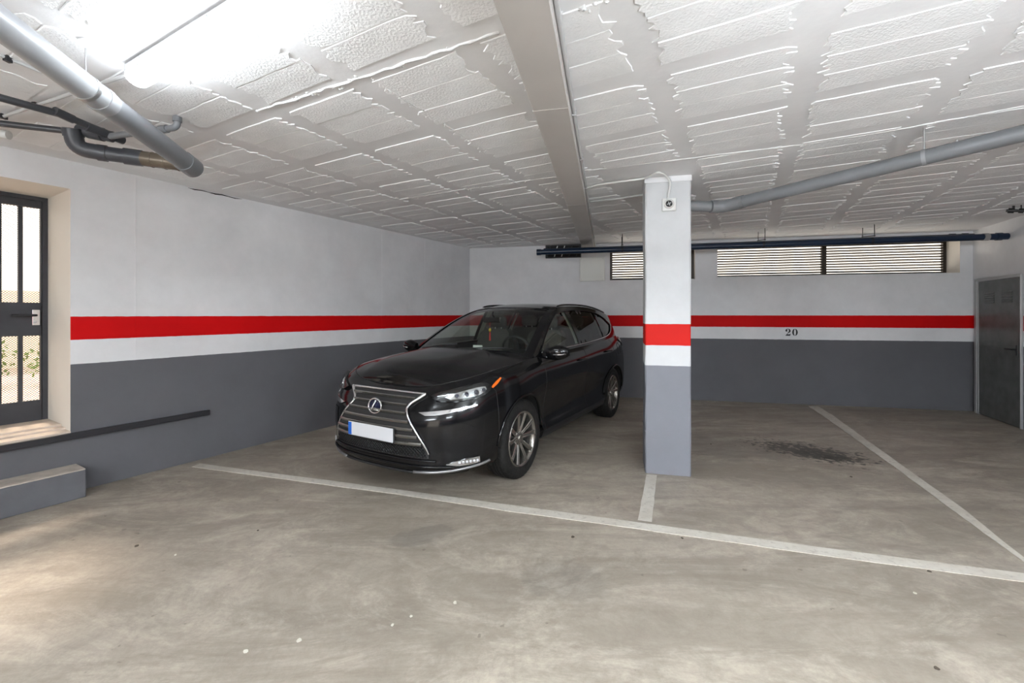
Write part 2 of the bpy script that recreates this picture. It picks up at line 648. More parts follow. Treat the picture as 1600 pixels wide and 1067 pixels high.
WALL_LABEL = {'wall_left': 'long left wall painted white with a red stripe and grey dado', 'wall_back': 'back wall with the louvred windows, red stripe and grey dado', 'wall_right': 'right wall with the galvanised door', 'wall_front': 'wall behind the viewer with an opening added to let daylight in'}
N_L = Vector((-DL.y, DL.x))     # outward normals
N_B = Vector((-DB.y, DB.x))
N_R = Vector((DR.y, -DR.x))

# floor and ceiling
mb = MB()
mb.prism([tuple(p) for p in (P_L2 + N_L * .34 - DL * .4, P_R2 + N_R * .34 - DR * .4, PR + N_R * .34 + DB * .2 + N_B * .34, PB + N_L * .34 + N_B * .34)], lambda a, b, t: (a, b, t), -0.15, 0.0)
tag(mb.build('floor', 'concrete'), 'worn grey concrete garage floor with stains', 'floor', kind='structure')
mb = MB()
mb.prism([tuple(p) for p in (P_L2 + N_L * .34 - DL * .4, P_R2 + N_R * .34 - DR * .4, PR + N_R * .34 + DB * .2 + N_B * .34, PB + N_L * .34 + N_B * .34)], lambda a, b, t: (a, b, t), CEIL, CEIL + 0.25)
ceiling = tag(mb.build('ceiling', 'ceiling_rib'), 'white painted ribbed concrete ceiling with infill blocks', 'ceiling', kind='structure')

# openings
L0 = P_L2
l_off = (PA - P_L2).length
ld1 = l_off + along(PA, DL, 110)           # far jamb of the street door
pj = PA + DL * (ld1 - l_off)
DZ0, DZ1 = EYE - (674 - HOR) / FPX * pj.y, EYE + (HOR - 295) / FPX * pj.y
ld0 = ld1 - 1.02
wall_left = wall('wall_left', P_L2, PB, N_L, [(ld0, ld1, DZ0, DZ1)], ['wall_paint', 'reveal_paint'], T=0.62)

wz0, wz1 = 2.150, 2.700
w1 = (along(PB, DB, 953), along(PB, DB, 1086))
w2 = (along(PB, DB, 1121), along(PB, DB, 1500))
wv = (along(PB, DB, 853), along(PB, DB, 908))
wall_back = wall('wall_back', PB, PR, N_B, [(w1[0], w1[1], wz0 - .03, wz1), (w2[0], w2[1], wz0, wz1)], ['wall_paint', 'reveal_paint'])
rl1 = -along(PR, -DR, 1526) + 0.0
wall_right = wall('wall_right', PR, P_R2, N_R, [], ['wall_paint', 'reveal_paint'])
# wall behind the viewer with a wide opening added to let daylight in
dF = (P_R2 - P_L2)
wall_front = wall('wall_front', P_L2, P_R2, Vector((dF.y, -dF.x)).normalized(), [(3.6, 6.6, 0.0, 2.35)], ['wall_paint', 'reveal_paint'])

# wall seams left by the formwork (thin grooves proud of nothing: shallow ribs of filler)
for u in (212, 597, 664):
    l = along(PA, DL, u)
    p = PA + DL * l - N_L * 0.001
    m_ = MB().box((-0.004, -0.0015, 1.1), (0.004, 0.0015, CEIL - 0.02), Matrix.Translation((p.x, p.y, 0)) @ Matrix.Rotation(math.atan2(DL.y, DL.x), 4, 'Z'))
    m_.build('filler_seam', 'wall_paint', wall_left)

# open crack where the left wall meets the ceiling
ck_ = []
for i_ in range(9):
    l = along(PA, DL, 294 + i_ * 10.5)
    p = PA + DL * l - N_L * .001
    ck_.append((p.x, p.y, CEIL - .012 - .004 * math.sin(i_ * 2.1)))
MB().tube(ck_, [.001, .006, .005, .003, .007, .006, .004, .005, .001], 6).build('crack', 'void_dark', wall_left)

# ------------------------------------------------------------------ ceiling infill blocks
GA = R(29.0)
GT = Vector((math.cos(GA), -math.sin(GA)))     # across the joists
GD = Vector((math.sin(GA), math.cos(GA)))      # along the joists
CELL = 0.728


def grid_pt(t, d):
    return GT * t + GD * d


def block_mesh(k, rnd):
    hw, hd = 0.285 + rnd.uniform(-0.01, 0.012), 0.098
    pts = []

    def edge(a, b, n, amp):
        for i in range(n):
            s = i / n
            p = Vector(a).lerp(Vector(b), s)
            pts.append((p.x + rnd.uniform(-amp, amp) * (0.9 if abs(a[0] - b[0]) < .05 else 0.25), p.y + rnd.uniform(-amp, amp) * (0.3 if abs(a[0] - b[0]) < .05 else 0.14)))
    edge((-hw, -hd), (hw, -hd), 6, 0.022)
    edge((hw, -hd), (hw, hd), 7, 0.034)
    edge((hw, hd), (-hw, hd), 6, 0.022)
    edge((-hw, hd), (-hw, -hd), 7, 0.034)
    n = len(pts)
    th = 0.0042
    low = [(a * 0.988, b * 0.965, -th) for a, b in pts]
    top = [(a, b, 0.002) for a, b in pts]
    b_ = MB().add(top + low, [(i, (i + 1) % n, n + (i + 1) % n, n + i) for i in range(n)] + [tuple(range(n, 2 * n))])
    me = b_.mesh('infill_block', fix=True)
    me.materials.append(MATS['ceiling_block'])
    return me


rnd = random.Random(3)
BLOCKS = [block_mesh(k, rnd) for k in range(14)]
PIL_C = Vector((1.50, 4.25))
cells = []
for i in range(-7, 9):
    for j in range(-4, 12):
        t0 = -0.48 + CELL * (i + 0.5)
        d0 = 1.67 + CELL * (j + 0.5 - 1)
        for r_ in (-1, 0, 1):
            c = grid_pt(t0, d0 + r_ * 0.200)
            cells.append((c, i, j, r_))
inside = in_poly([c[0].x for c in cells], [c[0].y for c in cells], ROOM)
good = []
for ok, (c, i, j, r_) in zip(inside, cells):
    ends = [c + GT * s for s in (-0.3, 0.3)]
    if not ok or not all(in_poly([e.x for e in ends], [e.y for e in ends], ROOM)):
        continue
    if (c - PIL_C).length < 0.62 or c.y < 0.1:
        continue
    seen = abs(c.x) / max(c.y, .1) < 1.28 and c.y > 1.62
    good.append((c.length + (0 if seen else 50), c, r_))
good.sort(key=lambda e: e[0])
far = MB()
for n_, (ln_, c, r_) in enumerate(good):
    me = BLOCKS[rnd.randrange(len(BLOCKS))]
    M = Matrix.Translation((c.x, c.y, CEIL - rnd.uniform(-0.001, 0.0028))) @ Matrix.Rotation(-GA + (math.pi if rnd.random() < .5 else 0), 4, 'Z') @ Matrix.Rotation(rnd.uniform(-.012, .012), 4, 'Z')
    if n_ < 290:
        o = link('infill_block', me, ceiling)
        o.matrix_world = M
        o.rotation_mode = 'XYZ'
    else:
        far.add([M @ v.co for v in me.vertices], [tuple(p.vertices) for p in me.polygons])
if far.v:
    tag(far.build('far_infill_blocks', 'ceiling_block', ceiling, fix=False), kind='stuff')

# plaster lumps and drips left on the ceiling
lumps = MB()
rl = random.Random(11)


def lump(c, r):
    ph = [rl.uniform(0, 6.28) for _ in range(3)]
    prof = []
    n = 8
    vs, fs = [], []
    for a in range(4):
        for k in range(n):
            rr = r * math.sin((a + 0.6) / 3.6 * math.pi / 2) * (1 + 0.3 * math.sin(3 * k + ph[0]))
            vs.append((c[0] + rr * math.cos(k * 6.283 / n), c[1] + rr * math.sin(k * 6.283 / n), CEIL + 0.001 - r * 0.8 * math.cos((a + 0.6) / 3.6 * math.pi / 2)))
    for a in range(3):
        for k in range(n):
            fs.append((a * n + k, a * n + (k + 1) % n, (a + 1) * n + (k + 1) % n, (a + 1) * n + k))
    fs.append(tuple(range(n)))
    lumps.add(vs, fs)


for (u, v, r) in ((912, 12, .018), (920, 16, .014), (930, 6, .012), (875, 20, .014), (948, 3, .010), (905, 14, .010)):
    p = fl(u, v, CEIL)
    lump((p.x, p.y), r)
for k in range(46):     # the crumbly joint across the ceiling
    s = rl.random()
    p = fl(400 + 380 * s, 174 - 124 * s, CEIL)
    g = math.exp(-((s - 0.33) / 0.16) ** 2)
    if rl.random() < 0.25 + g:
        lump((p.x + rl.gauss(0, .012 + .025 * g), p.y + rl.gauss(0, .012 + .02 * g)), rl.uniform(.004, .011) + .004 * g)
for k in range(40):
    s = rl.random()
    p = fl(600 + 275 * s, 315 - 41 * s, CEIL)
    lump((p.x + rl.gauss(0, .02), p.y + rl.gauss(0, .02)), rl.uniform(.004, .012))
for k in range(30):
    s = rl.random()
    p = fl(610 + 150 * s, 140 + 102 * s, CEIL)
    lump((p.x + rl.gauss(0, .01), p.y + rl.gauss(0, .01)), rl.uniform(.003, .008))
tag(lumps.build('plaster_crumbs', 'plaster_lump', ceiling, smooth=True, fix=False), kind='stuff')


def ridge(pts_uv, w=0.012, h=0.010):
    """Ragged plaster bead on the ceiling along surveyed points."""
    P = [fl(u, v, CEIL) for u, v in pts_uv]
    path = []
    for i in range(len(P) - 1):
        k = max(2, int((P[i + 1] - P[i]).length / 0.05))
        for j in range(k):
            q = P[i].lerp(P[i + 1], j / k)
            path.append(Vector((q.x + rl.gauss(0, .004), q.y + rl.gauss(0, .004), CEIL - 0.001)))
    path.append(P[-1])
    MB().tube(path, [w * rl.uniform(.5, 1.0) for _ in path], 6).build('plaster_bead', 'plaster_lump', ceiling, smooth=True)


ridge([(400, 174), (500, 141), (590, 112), (690, 79), (780, 50)], .011)
ridge([(600, 315), (700, 299), (800, 285), (875, 274)], .010)
ridge([(920, 266), (1075, 247), (1250, 226), (1415, 200), (1600, 165)], .009)
ridge([(604, 138), (660, 173), (720, 210), (772, 240)], .006)
ridge([(545, 322), (600, 315)], .008)

# ------------------------------------------------------------------ pillar and beam
c0, c1 = fl(1008, 739), fl(1080, 745)
pdir = Vector((c1.x - c0.x, c1.y - c0.y)).normalized()
pout = Vector((-pdir.y, pdir.x))
pw = (Vector((c1.x, c1.y)) - Vector((c0.x, c0.y))).length
mb = MB()
PX = Matrix(((pdir.x, pout.x, 0, c0.x), (pdir.y, pout.y, 0, c0.y), (0, 0, 1, 0), (0, 0, 0, 1)))
# shaft with slightly bruised corners
zs = [0, .12, .3, .42, .55, .8, 1.02, 1.2, 1.41, 1.7, 2.0, 2.3, 2.55, CEIL]
rp = random.Random(5)
rings = []
for z in zs:
    ring = []
    for (a, b) in ((0, 0), (1, 0), (1, 1), (0, 1)):
        for (da, db) in (((0, .012), (.012, 0)) if (a, b) in ((0, 0),) else ((-.012, 0), (0, .012)) if (a, b) == (1, 0) else ((0, -.012), (-.012, 0)) if (a, b) == (1, 1) else ((.012, 0), (0, -.012))):
            j = rp.uniform(-.0025, .0025)
            ring.append(PX @ Vector((a * pw + da + j, b * 0.40 + db + j, z)))
    rings.append(ring + [ring[0]])
mb.grid(rings)
pillar = tag(mb.build('pillar', 'pillar_paint', fix=True), 'square concrete pillar painted white, red and grey in the middle of the garage', 'pillar', kind='structure')
MB().box((-0.004, -0.003, 0.395), (pw + .004, 0.40, 0.400), PX).build('shutter_seam', 'pillar_paint', pillar)
MB().box((-0.006, -0.006, 2.735), (pw + .006, 0.406, CEIL - .002), PX).build('pillar_head', 'white_paint', pillar, bevel=.004)

# steel clad beam under the ceiling, runs square to the back wall
bt = Vector((147.0, FPX)).normalized()
bd = Vector((bt.x, bt.y))
bz = CEIL - 0.13
pl0, pl1 = fl(770, 0, bz), fl(858, 0, bz)
bs = Vector((bd.y, -bd.x))
bw = Vector((pl1.x - pl0.x, pl1.y - pl0.y)).dot(bs)
org = Vector((pl0.x, pl0.y))
lend = (PB + DB * along(PB, DB, 917) - org).dot(bd) - 0.02
mb = MB()
BM_ = Matrix(((bs.x, bd.x, 0, org.x), (bs.y, bd.y, 0, org.y), (0, 0, 1, 0), (0, 0, 0, 1)))
mb.box((0, -5.4, bz), (bw, lend, CEIL - .001), BM_)
beam = tag(mb.build('ceiling_beam', 'beam_metal', bevel=.004), 'long grey boxed beam running under the ceiling to the back wall', 'beam', kind='structure')
for yy in (0.9, 3.1, 5.0):
    MB().box((-.0015, yy, bz - .0015), (bw + .0015, yy + .004, CEIL - .004), BM_).build('joint', 'beam_metal', beam)


def rel(parent, mbuild):
    """shift a mesh builder's points into the frame of an unrotated empty"""
    o = Vector(parent.location)
    mbuild.v = [tuple(Vector(p) - o) for p in mbuild.v]
    return mbuild


tag(MB().tube([BM_ @ Vector((bw + .0118, -5.3, CEIL - .05)), BM_ @ Vector((bw + .0118, lend - .05, CEIL - .05))], .0115, 10).build('side_conduit', 'conduit', beam, smooth=40), 'thin grey conduit clipped along the side')
for yy in (1.15, 1.95, 2.75, 3.55, 4.6, 5.6):
    MB().box((bw + .0005, yy - .008, CEIL - .066), (bw + .026, yy + .008, CEIL - .034), BM_).build('clip', 'conduit', beam)

# ------------------------------------------------------------------ painted bay lines
def strip(name, quad, label):
    m_ = MB()
    n = len(quad) // 2
    top = [fl(u, v, 0.0035) for u, v in quad]
    bot = [fl(u, v, 0.0) for u, v in quad]
    for t_ in (top,):
        pass
    a, b = top[:n], top[n:][::-1]
    rows = []
    for i in range(n - 1):
        k = max(1, int((a[i + 1] - a[i]).length / 0.12))
        for j in range(k):
            rows.append((a[i].lerp(a[i + 1], j / k), b[i].lerp(b[i + 1], j / k)))
    rows.append((a[-1], b[-1]))
    rs = random.Random(len(label))
    P = []
    for (x, y) in rows:
        d_ = (y - x) * 0.03
        x2, y2 = x + d_ * rs.uniform(-1, 1), y + d_ * rs.uniform(-1, 1)
        P.append([Vector((x2.x, x2.y, 0.0)), x2, y2, Vector((y2.x, y2.y, 0.0))])
    m_.grid(P)
    o = m_.build(name, 'line_paint')
    tag(o, label, 'floor marking', 'painted parking bay lines')


strip('bay_line', [(312, 724), (625, 765), (800, 789), (998, 816), (1300, 857), (1660, 903), (1660, 916.5), (1300, 869.5), (998, 826), (800, 799), (625, 772.5), (300, 729)], 'long pale line crossing the floor in front of both bays')
strip('bay_line', [(1010, 741), (996.6, 812.5), (1018.6, 815.5), (1026, 742)], 'short pale line from the pillar foot to the long line')
strip('bay_line', [(1263, 634.5), (1284, 648), (1400, 731), (1500, 805), (1612, 886), (1618, 884), (1590, 864), (1510, 798), (1410, 727), (1300, 648), (1278, 634.5)], 'pale line on the right side of the empty oil-stained bay')
# ------------------------------------------------------------------ street door in the left wall
MLd = Matrix(((DL.x, N_L.x, 0, P_L2.x), (DL.y, N_L.y, 0, P_L2.y), (0, 0, 1, 0), (0, 0, 0, 1)))   # (along, outward, z) -> world
k_ = (75 - 800) / FPX
e_d = (k_ * pj.y - pj.x) / (N_L.x - k_ * N_L.y)      # how deep the leaf sits in the reveal
DP = P_L2 + N_L * e_d
door1 = empty('door_1', (*(P_L2 + DL * ld0 + N_L * e_d), DZ0), math.atan2(DL.y, DL.x))
tag(door1, 'dark metal street door with perforated glazing on the left wall', 'door', kind='structure')
W, HD = ld1 - ld0, DZ1 - DZ0
xs_ = W - (ld1 - along(DP, DL, 64))          # inner edge of the lock stile
xb_ = W - (ld1 - along(DP, DL, 33))          # glazing bar
fr = MB()
for lo, hi in (((0, 0, 0), (.035, .07, HD)), ((W - .035, 0, 0), (W, .07, HD)), ((.035, 0, HD - .035), (W - .035, .07, HD))):
    fr.box(lo, hi)
fr.build('door_frame', 'door_grey', door1)
z_of = lambda v: EYE - (v - HOR) / FPX * (pj.y + N_L.y * e_d) - DZ0
zb0, zb1, zr0, zr1, zt = z_of(623), z_of(526), z_of(524), z_of(473), HD - .10
lf = MB()
lf.box((.037, .012, .012), (W - .037, .052, zb0))                 # bottom panel
lf.box((.037, .012, zr0), (W - .037, .052, zr1))                  # lock rail
lf.box((.037, .012, HD - .10), (W - .037, .052, HD - .037))
lf.box((.037, .012, zb0), (.12, .052, HD - .1))
lf.box((xs_, .012, zb0), (W - .037, .052, HD - .1))
lf.build('leaf', 'door_grey', door1)
for x in (xb_ - (xs_ - xb_) * 1.02, xb_):
    MB().box((x - .014, .016, zb0), (x + .014, .048, HD - .1)).build('glazing_bar', 'door_grey', door1)


def mesh_panel(z0, z1):
    m_ = MB()
    sp, th = 0.020, 0.0034
    x0, x1 = .12, xs_
    n = int((x1 - x0 + z1 - z0) / sp)
    for sgn in (1, -1):
        for k in range(n):
            c = k * sp
            pts = []
            if sgn > 0:
                a = (x0 + max(0, c - (z1 - z0)), z0 + min(c, z1 - z0))
                b = (x0 + min(c, x1 - x0), z0 + max(0, c - (x1 - x0)))
            else:
                a = (x1 - max(0, c - (z1 - z0)), z0 + min(c, z1 - z0))
                b = (x1 - min(c, x1 - x0), z0 + max(0, c - (x1 - x0)))
            if abs(a[0] - b[0]) < .003:
                continue
            m_.bar((a[0], .030 + .001 * sgn, a[1]), (b[0], .030 + .001 * sgn, b[1]), th, th, (0, 1, 0))
    tag(m_.build('wire_mesh', 'door_grey', door1, fix=False), kind='stuff')


mesh_panel(zb0, zr0)
mesh_panel(zr1, HD - .1)
hz = (zr0 + zr1) / 2 + .03
hp = MB().box((W - .100, -.004, hz - .085), (W - .050, .012, hz + .055)).build('handle_plate', 'chrome', door1, bevel=.004)
hm = MB().tube(bent([(W - .083, .0, hz + .005), (W - .083, -.055, hz + .005), (W - .235, -.055, hz + .005)], .02), .011, 12)
hm.build('lever', 'dark_metal', door1, smooth=40)
MB().lathe([(0.001, -.02), (.011, -.02), (.011, 0.0)], 14, Matrix.Translation((W - .083, -.001, hz - .055)) @ Matrix.Rotation(R(90), 4, 'X') @ Matrix.Scale(-1, 4, (0, 0, 1))).build('lock_cylinder', 'steel', door1)
# stone sill in steps inside the reveal
sl = MB()
sl.box((ld0, -.012, DZ0 - .03), (ld1, .12, DZ0 + .004), MLd)
sl.build('sill_slab', 'sill_stone', wall_left, bevel=.004)
for (a, b, h) in ((.12, .22, .018), (.22, e_d, .034)):
    MB().box((ld0, a, DZ0 - .001), (ld1, b, DZ0 + h), MLd).build('sill_slab', 'sill_stone', wall_left, bevel=.003)

# concrete step below the door
sA, sB = fl(138, 778), fl(0, 818)
l_end = (Vector((sA.x, sA.y)) - P_L2).dot(DL)
pro = 0.225
st_h = EYE - (733 - HOR) / FPX * sA.y
stp = tag(MB().box((ld0 - .25, -pro, 0.0), (l_end, -.001, st_h - .012), MLd).build('entry_step', 'grey_paint', bevel=.006), 'low grey concrete step against the left wall below the metal door', 'step')
MB().box((ld0 - .245, -pro - .001, st_h - .012), (l_end - .003, -.001, st_h), MLd).build('tread', 'step_top', stp, bevel=.005)

# black handrail bar on the left wall
lr = l_off + along(PA, DL, 325)
pr_ = PA + DL * (lr - l_off)
zr_ = EYE - (644 - HOR) / FPX * pr_.y
bar = empty('wall_rail', (*(P_L2 + DL * (lr - 1.5)), 0))
tag(bar, 'black flat metal rail fixed low along the left wall under the door sill', 'rail')
rel(bar, MB().box((ld0 - .6, -.045, zr_ - .022), (lr, -.012, zr_ + .030), MLd)).build('bar', 'dark_metal', bar, bevel=.004)
for k in range(4):
    x = lr - .12 - k * .85
    rel(bar, MB().box((x, -.013, zr_ - .016), (x + .05, -.0005, zr_ + .024), MLd)).build('bracket', 'dark_metal', bar)

# ------------------------------------------------------------------ what lies outside the street door
gz = DZ0 - .02
ctr = P_L2 + DL * ((ld0 + ld1) / 2) + N_L * 0.62
MO = Matrix(((DL.x, N_L.x, 0, ctr.x), (DL.y, N_L.y, 0, ctr.y), (0, 0, 1, 0), (0, 0, 0, 1)))
tag(MB().box((-7, 0.02, gz - .1), (7, 9, gz), MO).build('patio_ground', 'ext_ground'), 'sunlit pinkish paving outside the street door', 'ground', kind='structure')
tag(MB().box((-7, 6.5, gz), (7, 6.8, gz + 1.45), MO).build('garden_wall', 'ext_wall'), 'pale sunlit garden wall seen through the street door', 'wall', kind='structure')


def shrub(x, y, h, r, seed, label):
    rs = random.Random(seed)
    e = empty('garden_shrub', MO @ Vector((x, y, gz)))
    tag(e, label, 'shrub', 'shrubs outside the street door')
    s = MB()
    lv = MB()
    for k in range(7):
        a = rs.uniform(0, 6.28)
        tip = Vector((math.cos(a) * r * .6, math.sin(a) * r * .6, h * rs.uniform(.6, .95)))
        s.tube([(0, 0, 0), tip * .5 + Vector((0, 0, .05)), tip], [.012, .009, .004], 6)
    for k in range(420):
        a, b = rs.uniform(0, 6.28), rs.uniform(0, 1) ** .5
        z = h * rs.uniform(.12, 1)
        rr = r * b * math.sin(max(.15, z / h) * 2.6) ** .6 if z < h else 0
        c = Vector((math.cos(a) * rr, math.sin(a) * rr, z))
        d = Vector((rs.gauss(0, 1), rs.gauss(0, 1), rs.gauss(.3, .7))).normalized()
        w = d.cross(Vector((rs.gauss(0, 1), rs.gauss(0, 1), rs.gauss(0, 1)))).normalized()
        L = rs.uniform(.05, .09)
        lv.add([c, c + d * L * .5 + w * L * .28, c + d * L, c + d * L * .5 - w * L * .28], [(0, 1, 2, 3)])
    s.build('stem', 'stalk', e, smooth=True)
    tag(lv.build('foliage', 'leaf', e, fix=False), kind='stuff')


for k, (x, y, h, r, lb) in enumerate(((-2.3, 3.2, .60, .50, 'low green shrub outside, nearest the door hinge side'), (-1.3, 3.6, .55, .45, 'low green shrub outside seen in the lower left pane'), (-.45, 3.3, .62, .5, 'low green shrub outside behind the middle of the door'), (.55, 3.7, .58, .48, 'low green shrub outside seen in the lower right pane'), (1.5, 3.3, .6, .5, 'low green shrub outside just past the door jamb'))):
    shrub(x, y, h, r, 40 + k, lb)

# ------------------------------------------------------------------ louvred windows in the back wall
MBk = Matrix(((DB.x, N_B.x, 0, PB.x), (DB.y, N_B.y, 0, PB.y), (0, 0, 1, 0), (0, 0, 0, 1)))


def louvre(name, l0, l1, z0, z1, mullions, recess, label):
    e = empty(name, MBk @ Vector((l0, recess, z0)), math.atan2(DB.y, DB.x))
    tag(e, label, 'window', kind='structure')
    w, h = l1 - l0, z1 - z0
    f = MB()
    t = .045
    f.box((0, 0, 0), (w, .05, t)).box((0, 0, h - t), (w, .05, h)).box((0, 0, t), (t, .05, h - t)).box((w - t, 0, t), (w, .05, h - t))
    f.build('window_frame', 'bronze_alu', e)
    xs = [t] + mullions + [w - t]
    for m_ in mullions:
        MB().box((m_ - .035, .004, t), (m_ + .035, .055, h - t)).build('mullion', 'bronze_alu', e)
    sp = 0.0445
    n = int((h - 2 * t) / sp)
    for i in range(len(xs) - 1):
        a = xs[i] + (.035 if i else 0)
        b = xs[i + 1] - (.035 if i < len(xs) - 2 else 0)
        sm = MB().box((0, -.025, -.003), (b - a, .025, .003), Matrix.Rotation(R(-28), 4, 'X'))
        me = sm.mesh('slat', fix=True)
        me.materials.append(MATS['bronze_alu'])
        for k in range(n):
            o = link('slat', me, e)
            o.location = (a, .026, t + sp * (k + .55))
    return e


louvre('window_1', w1[0], w1[1], wz0 - .03, wz1, [], .10, 'louvred vent window half hidden behind the pillar')
w2r = w2[1] - .0
louvre('window_2', w2[0], w2[1], wz0, wz1, [along(PB + N_B * .28, DB, 1288) - w2[0]], .28, 'long louvred window of two panels right of the pillar')

# dark vent grille left of the beam, high on the back wall
vz0, vz1 = EYE + (HOR - 404) / FPX * 8.2, EYE + (HOR - 384) / FPX * 8.2
vg = empty('vent_grille', MBk @ Vector((wv[0], -.06, vz0)), math.atan2(DB.y, DB.x))
tag(vg, 'small black vent grille high on the back wall left of the beam', 'vent')
w = wv[1] - wv[0]
h = vz1 - vz0
MB().box((0, .03, 0), (w, .059, h)).build('backing', 'void_dark', vg)
g = MB()
g.box((0, 0, 0), (w, .03, .02)).box((0, 0, h - .02), (w, .03, h)).box((0, 0, .02), (.02, .03, h - .02)).box((w - .02, 0, .02), (w, .03, h - .02))
g.build('frame', 'dark_metal', vg)
for k in range(5):
    x = .06 + k * (w - .12) / 4
    MB().bar((x - .03, .012, .02), (x + .03, .012, h - .02), .014, .012, (0, 1, 0)).build('blade', 'steel' if k in (1, 2) else 'dark_metal', vg)

# pale access panel beside the first window
pz0, pz1 = EYE + (HOR - 439) / FPX * 7.95, EYE + (HOR - 402) / FPX * 7.95
l0, l1 = along(PB, DB, 906), along(PB, DB, 945)
pn = tag(MB().box((l0, -.05, pz0), (l1, -.002, pz1), MBk).build('junction_box', 'panel_cream', bevel=.006), 'square cream junction box on the back wall under the beam end', 'box')
MB().box((l0 + .012, -.056, pz0 + .012), (l1 - .012, -.049, pz1 - .012), MBk).build('cover', 'panel_cream', pn, bevel=.003)
for dx, dz in ((.03, .03), (.03, -.03), (-.03, .03), (-.03, -.03)):
    lx = l0 + dx if dx > 0 else l1 + dx
    zz = pz0 + dz if dz > 0 else pz1 + dz
    MB().lathe([(.001, 0), (.006, 0), (.006, .004)], 8, MBk @ Matrix.Translation((lx, -.060, zz)) @ Matrix.Rotation(R(-90), 4, 'X')).build('screw', 'steel', pn)

# ------------------------------------------------------------------ metal door in the right wall
DRn = -DR
MRt = Matrix(((DRn.x, N_R.x, 0, PR.x), (DRn.y, N_R.y, 0, PR.y), (0, 0, 1, 0), (0, 0, 0, 1)))
a0, a1, b1 = along(PR, DRn, 1526), along(PR, DRn, 1533), along(PR, DRn, 1598)
pd = PR + DRn * a1
dh = EYE + (HOR - 440) / FPX * pd.y
d2 = empty('door_2', (*(PR + DRn * a0), 0), math.atan2(DRn.y, DRn.x))
tag(d2, 'galvanised metal door with vent slots on the right wall', 'door', kind='structure')
WD = b1 - a0
ft = a1 - a0
f = MB()
f.box((0, -.03, 0), (ft, -.001, dh + .04)).box((ft, -.03, dh), (WD, -.001, dh + .04)).box((WD, -.03, 0), (WD + .02, -.001, dh + .04))
f.build('door_frame', 'frame_grey', d2, bevel=.004)
MB().box((ft * .45, -.036, 0.01), (ft * .6, -.029, dh), None).build('frame_bead', 'frame_grey', d2)
MB().box((ft + .004, -.026, .012), (WD - .004, -.002, dh - .004)).build('leaf', 'galvanised', d2, bevel=.003)
lw = WD - ft
for sx in (.17, .60):
    for k in range(5):
        zz = dh - .175 - k * .034
        m_ = MB()
        m_.add([(ft + lw * sx, -.027, zz), (ft + lw * (sx + .24), -.027, zz), (ft + lw * (sx + .24), -.037, zz - .016), (ft + lw * sx, -.037, zz - .016), (ft + lw * sx, -.027, zz - .018), (ft + lw * (sx + .24), -.027, zz - .018)], [(0, 1, 2, 3), (3, 2, 5, 4), (0, 3, 4), (1, 5, 2)])
        m_.build('vent_slot', 'galvanised', d2)
hz2 = EYE - (547 - HOR) / FPX * (PR + DRn * b1).y
MB().box((WD - .075, -.034, hz2 - .08), (WD - .04, -.026, hz2 + .06)).build('handle_plate', 'black_plastic', d2, bevel=.004)
MB().tube(bent([(WD - .058, -.03, hz2), (WD - .058, -.075, hz2), (WD - .20, -.075, hz2)], .02), .011, 12).build('lever', 'black_plastic', d2, smooth=40)

# ------------------------------------------------------------------ stencilled bay numbers (flat print on the wall)
def glyph(ch):
    """Outlines of a heavy stencil numeral in a 0.7 x 1 box."""
    def ell(cx, cy, rx, ry, a0_, a1_, n=14):
        return [(cx + rx * math.cos(R(a0_ + (a1_ - a0_) * i / n)), cy + ry * math.sin(R(a0_ + (a1_ - a0_) * i / n))) for i in range(n + 1)]
    if ch == '0':
        L_ = ell(.35, .5, .35, .5, 97, 263) + ell(.35, .5, .13, .43, 255, 105)
        R_ = ell(.35, .5, .35, .5, -83, 83) + ell(.35, .5, .13, .43, 75, -75)
        return [L_, R_]
    if ch == '1':
        return [[(.25, .05), (.48, .05), (.48, 1.0), (.40, 1.0), (.08, .86), (.08, .80), (.25, .84)], [(.05, 0), (.68, 0), (.68, .04), (.05, .04)]]
    if ch == '2':
        top = ell(.34, .70, .34, .30, 175, -40) + [(.30, .30), (.18, .22), (.40, .55)] + ell(.34, .70, .12, .25, -20, 150)
        dot = ell(.15, .70, .13, .12, 0, 360, 12)[:-1]
        base = [(.02, 0), (.62, 0), (.68, .30), (.63, .30), (.52, .20), (.20, .24), (.05, .10)]
        return [top, dot, base]
    if ch == '9':
        return [ell(.35, .67, .35, .33, 97, 263) + ell(.35, .67, .13, .26, 255, 105), ell(.35, .67, .35, .33, -60, 83) + ell(.35, .67, .13, .26, 75, -60), [(.70, .62), (.64, .28), (.35, .0), (.08, .06), (.06, .16), (.3, .10), (.46, .35), (.48, .62)]]
    return []


def bay_number(txt, u0, v_mid, hgt):
    x = along(PB, DB, u0)
    p_ = PB + DB * x
    zc = EYE - (v_mid - HOR) / FPX * p_.y
    m_ = MB()
    for ch in txt:
        for poly in glyph(ch):
            V, T = cdt([(x + a * hgt, zc - hgt / 2 + b * hgt) for a, b in poly], step=.05)
            m_.add([MBk @ Vector((a, -.0015, b)) for a, b in V], [tuple(t) for t in T])
        x += hgt * 0.88
    m_.build('bay_number', 'stencil_black', wall_back)


bay_number('20', 1227, 519, .118)
bay_number('19', 1003.5, 516, .118)
# ------------------------------------------------------------------ fluorescent strip lights
mat('diffuser', (0.9, 0.9, 0.9), 0.4, emit=(0.88, 0.95, 1.0), estr=LAMP_POWER)
mat('lamp_body', (0.55, 0.56, 0.58), 0.5)


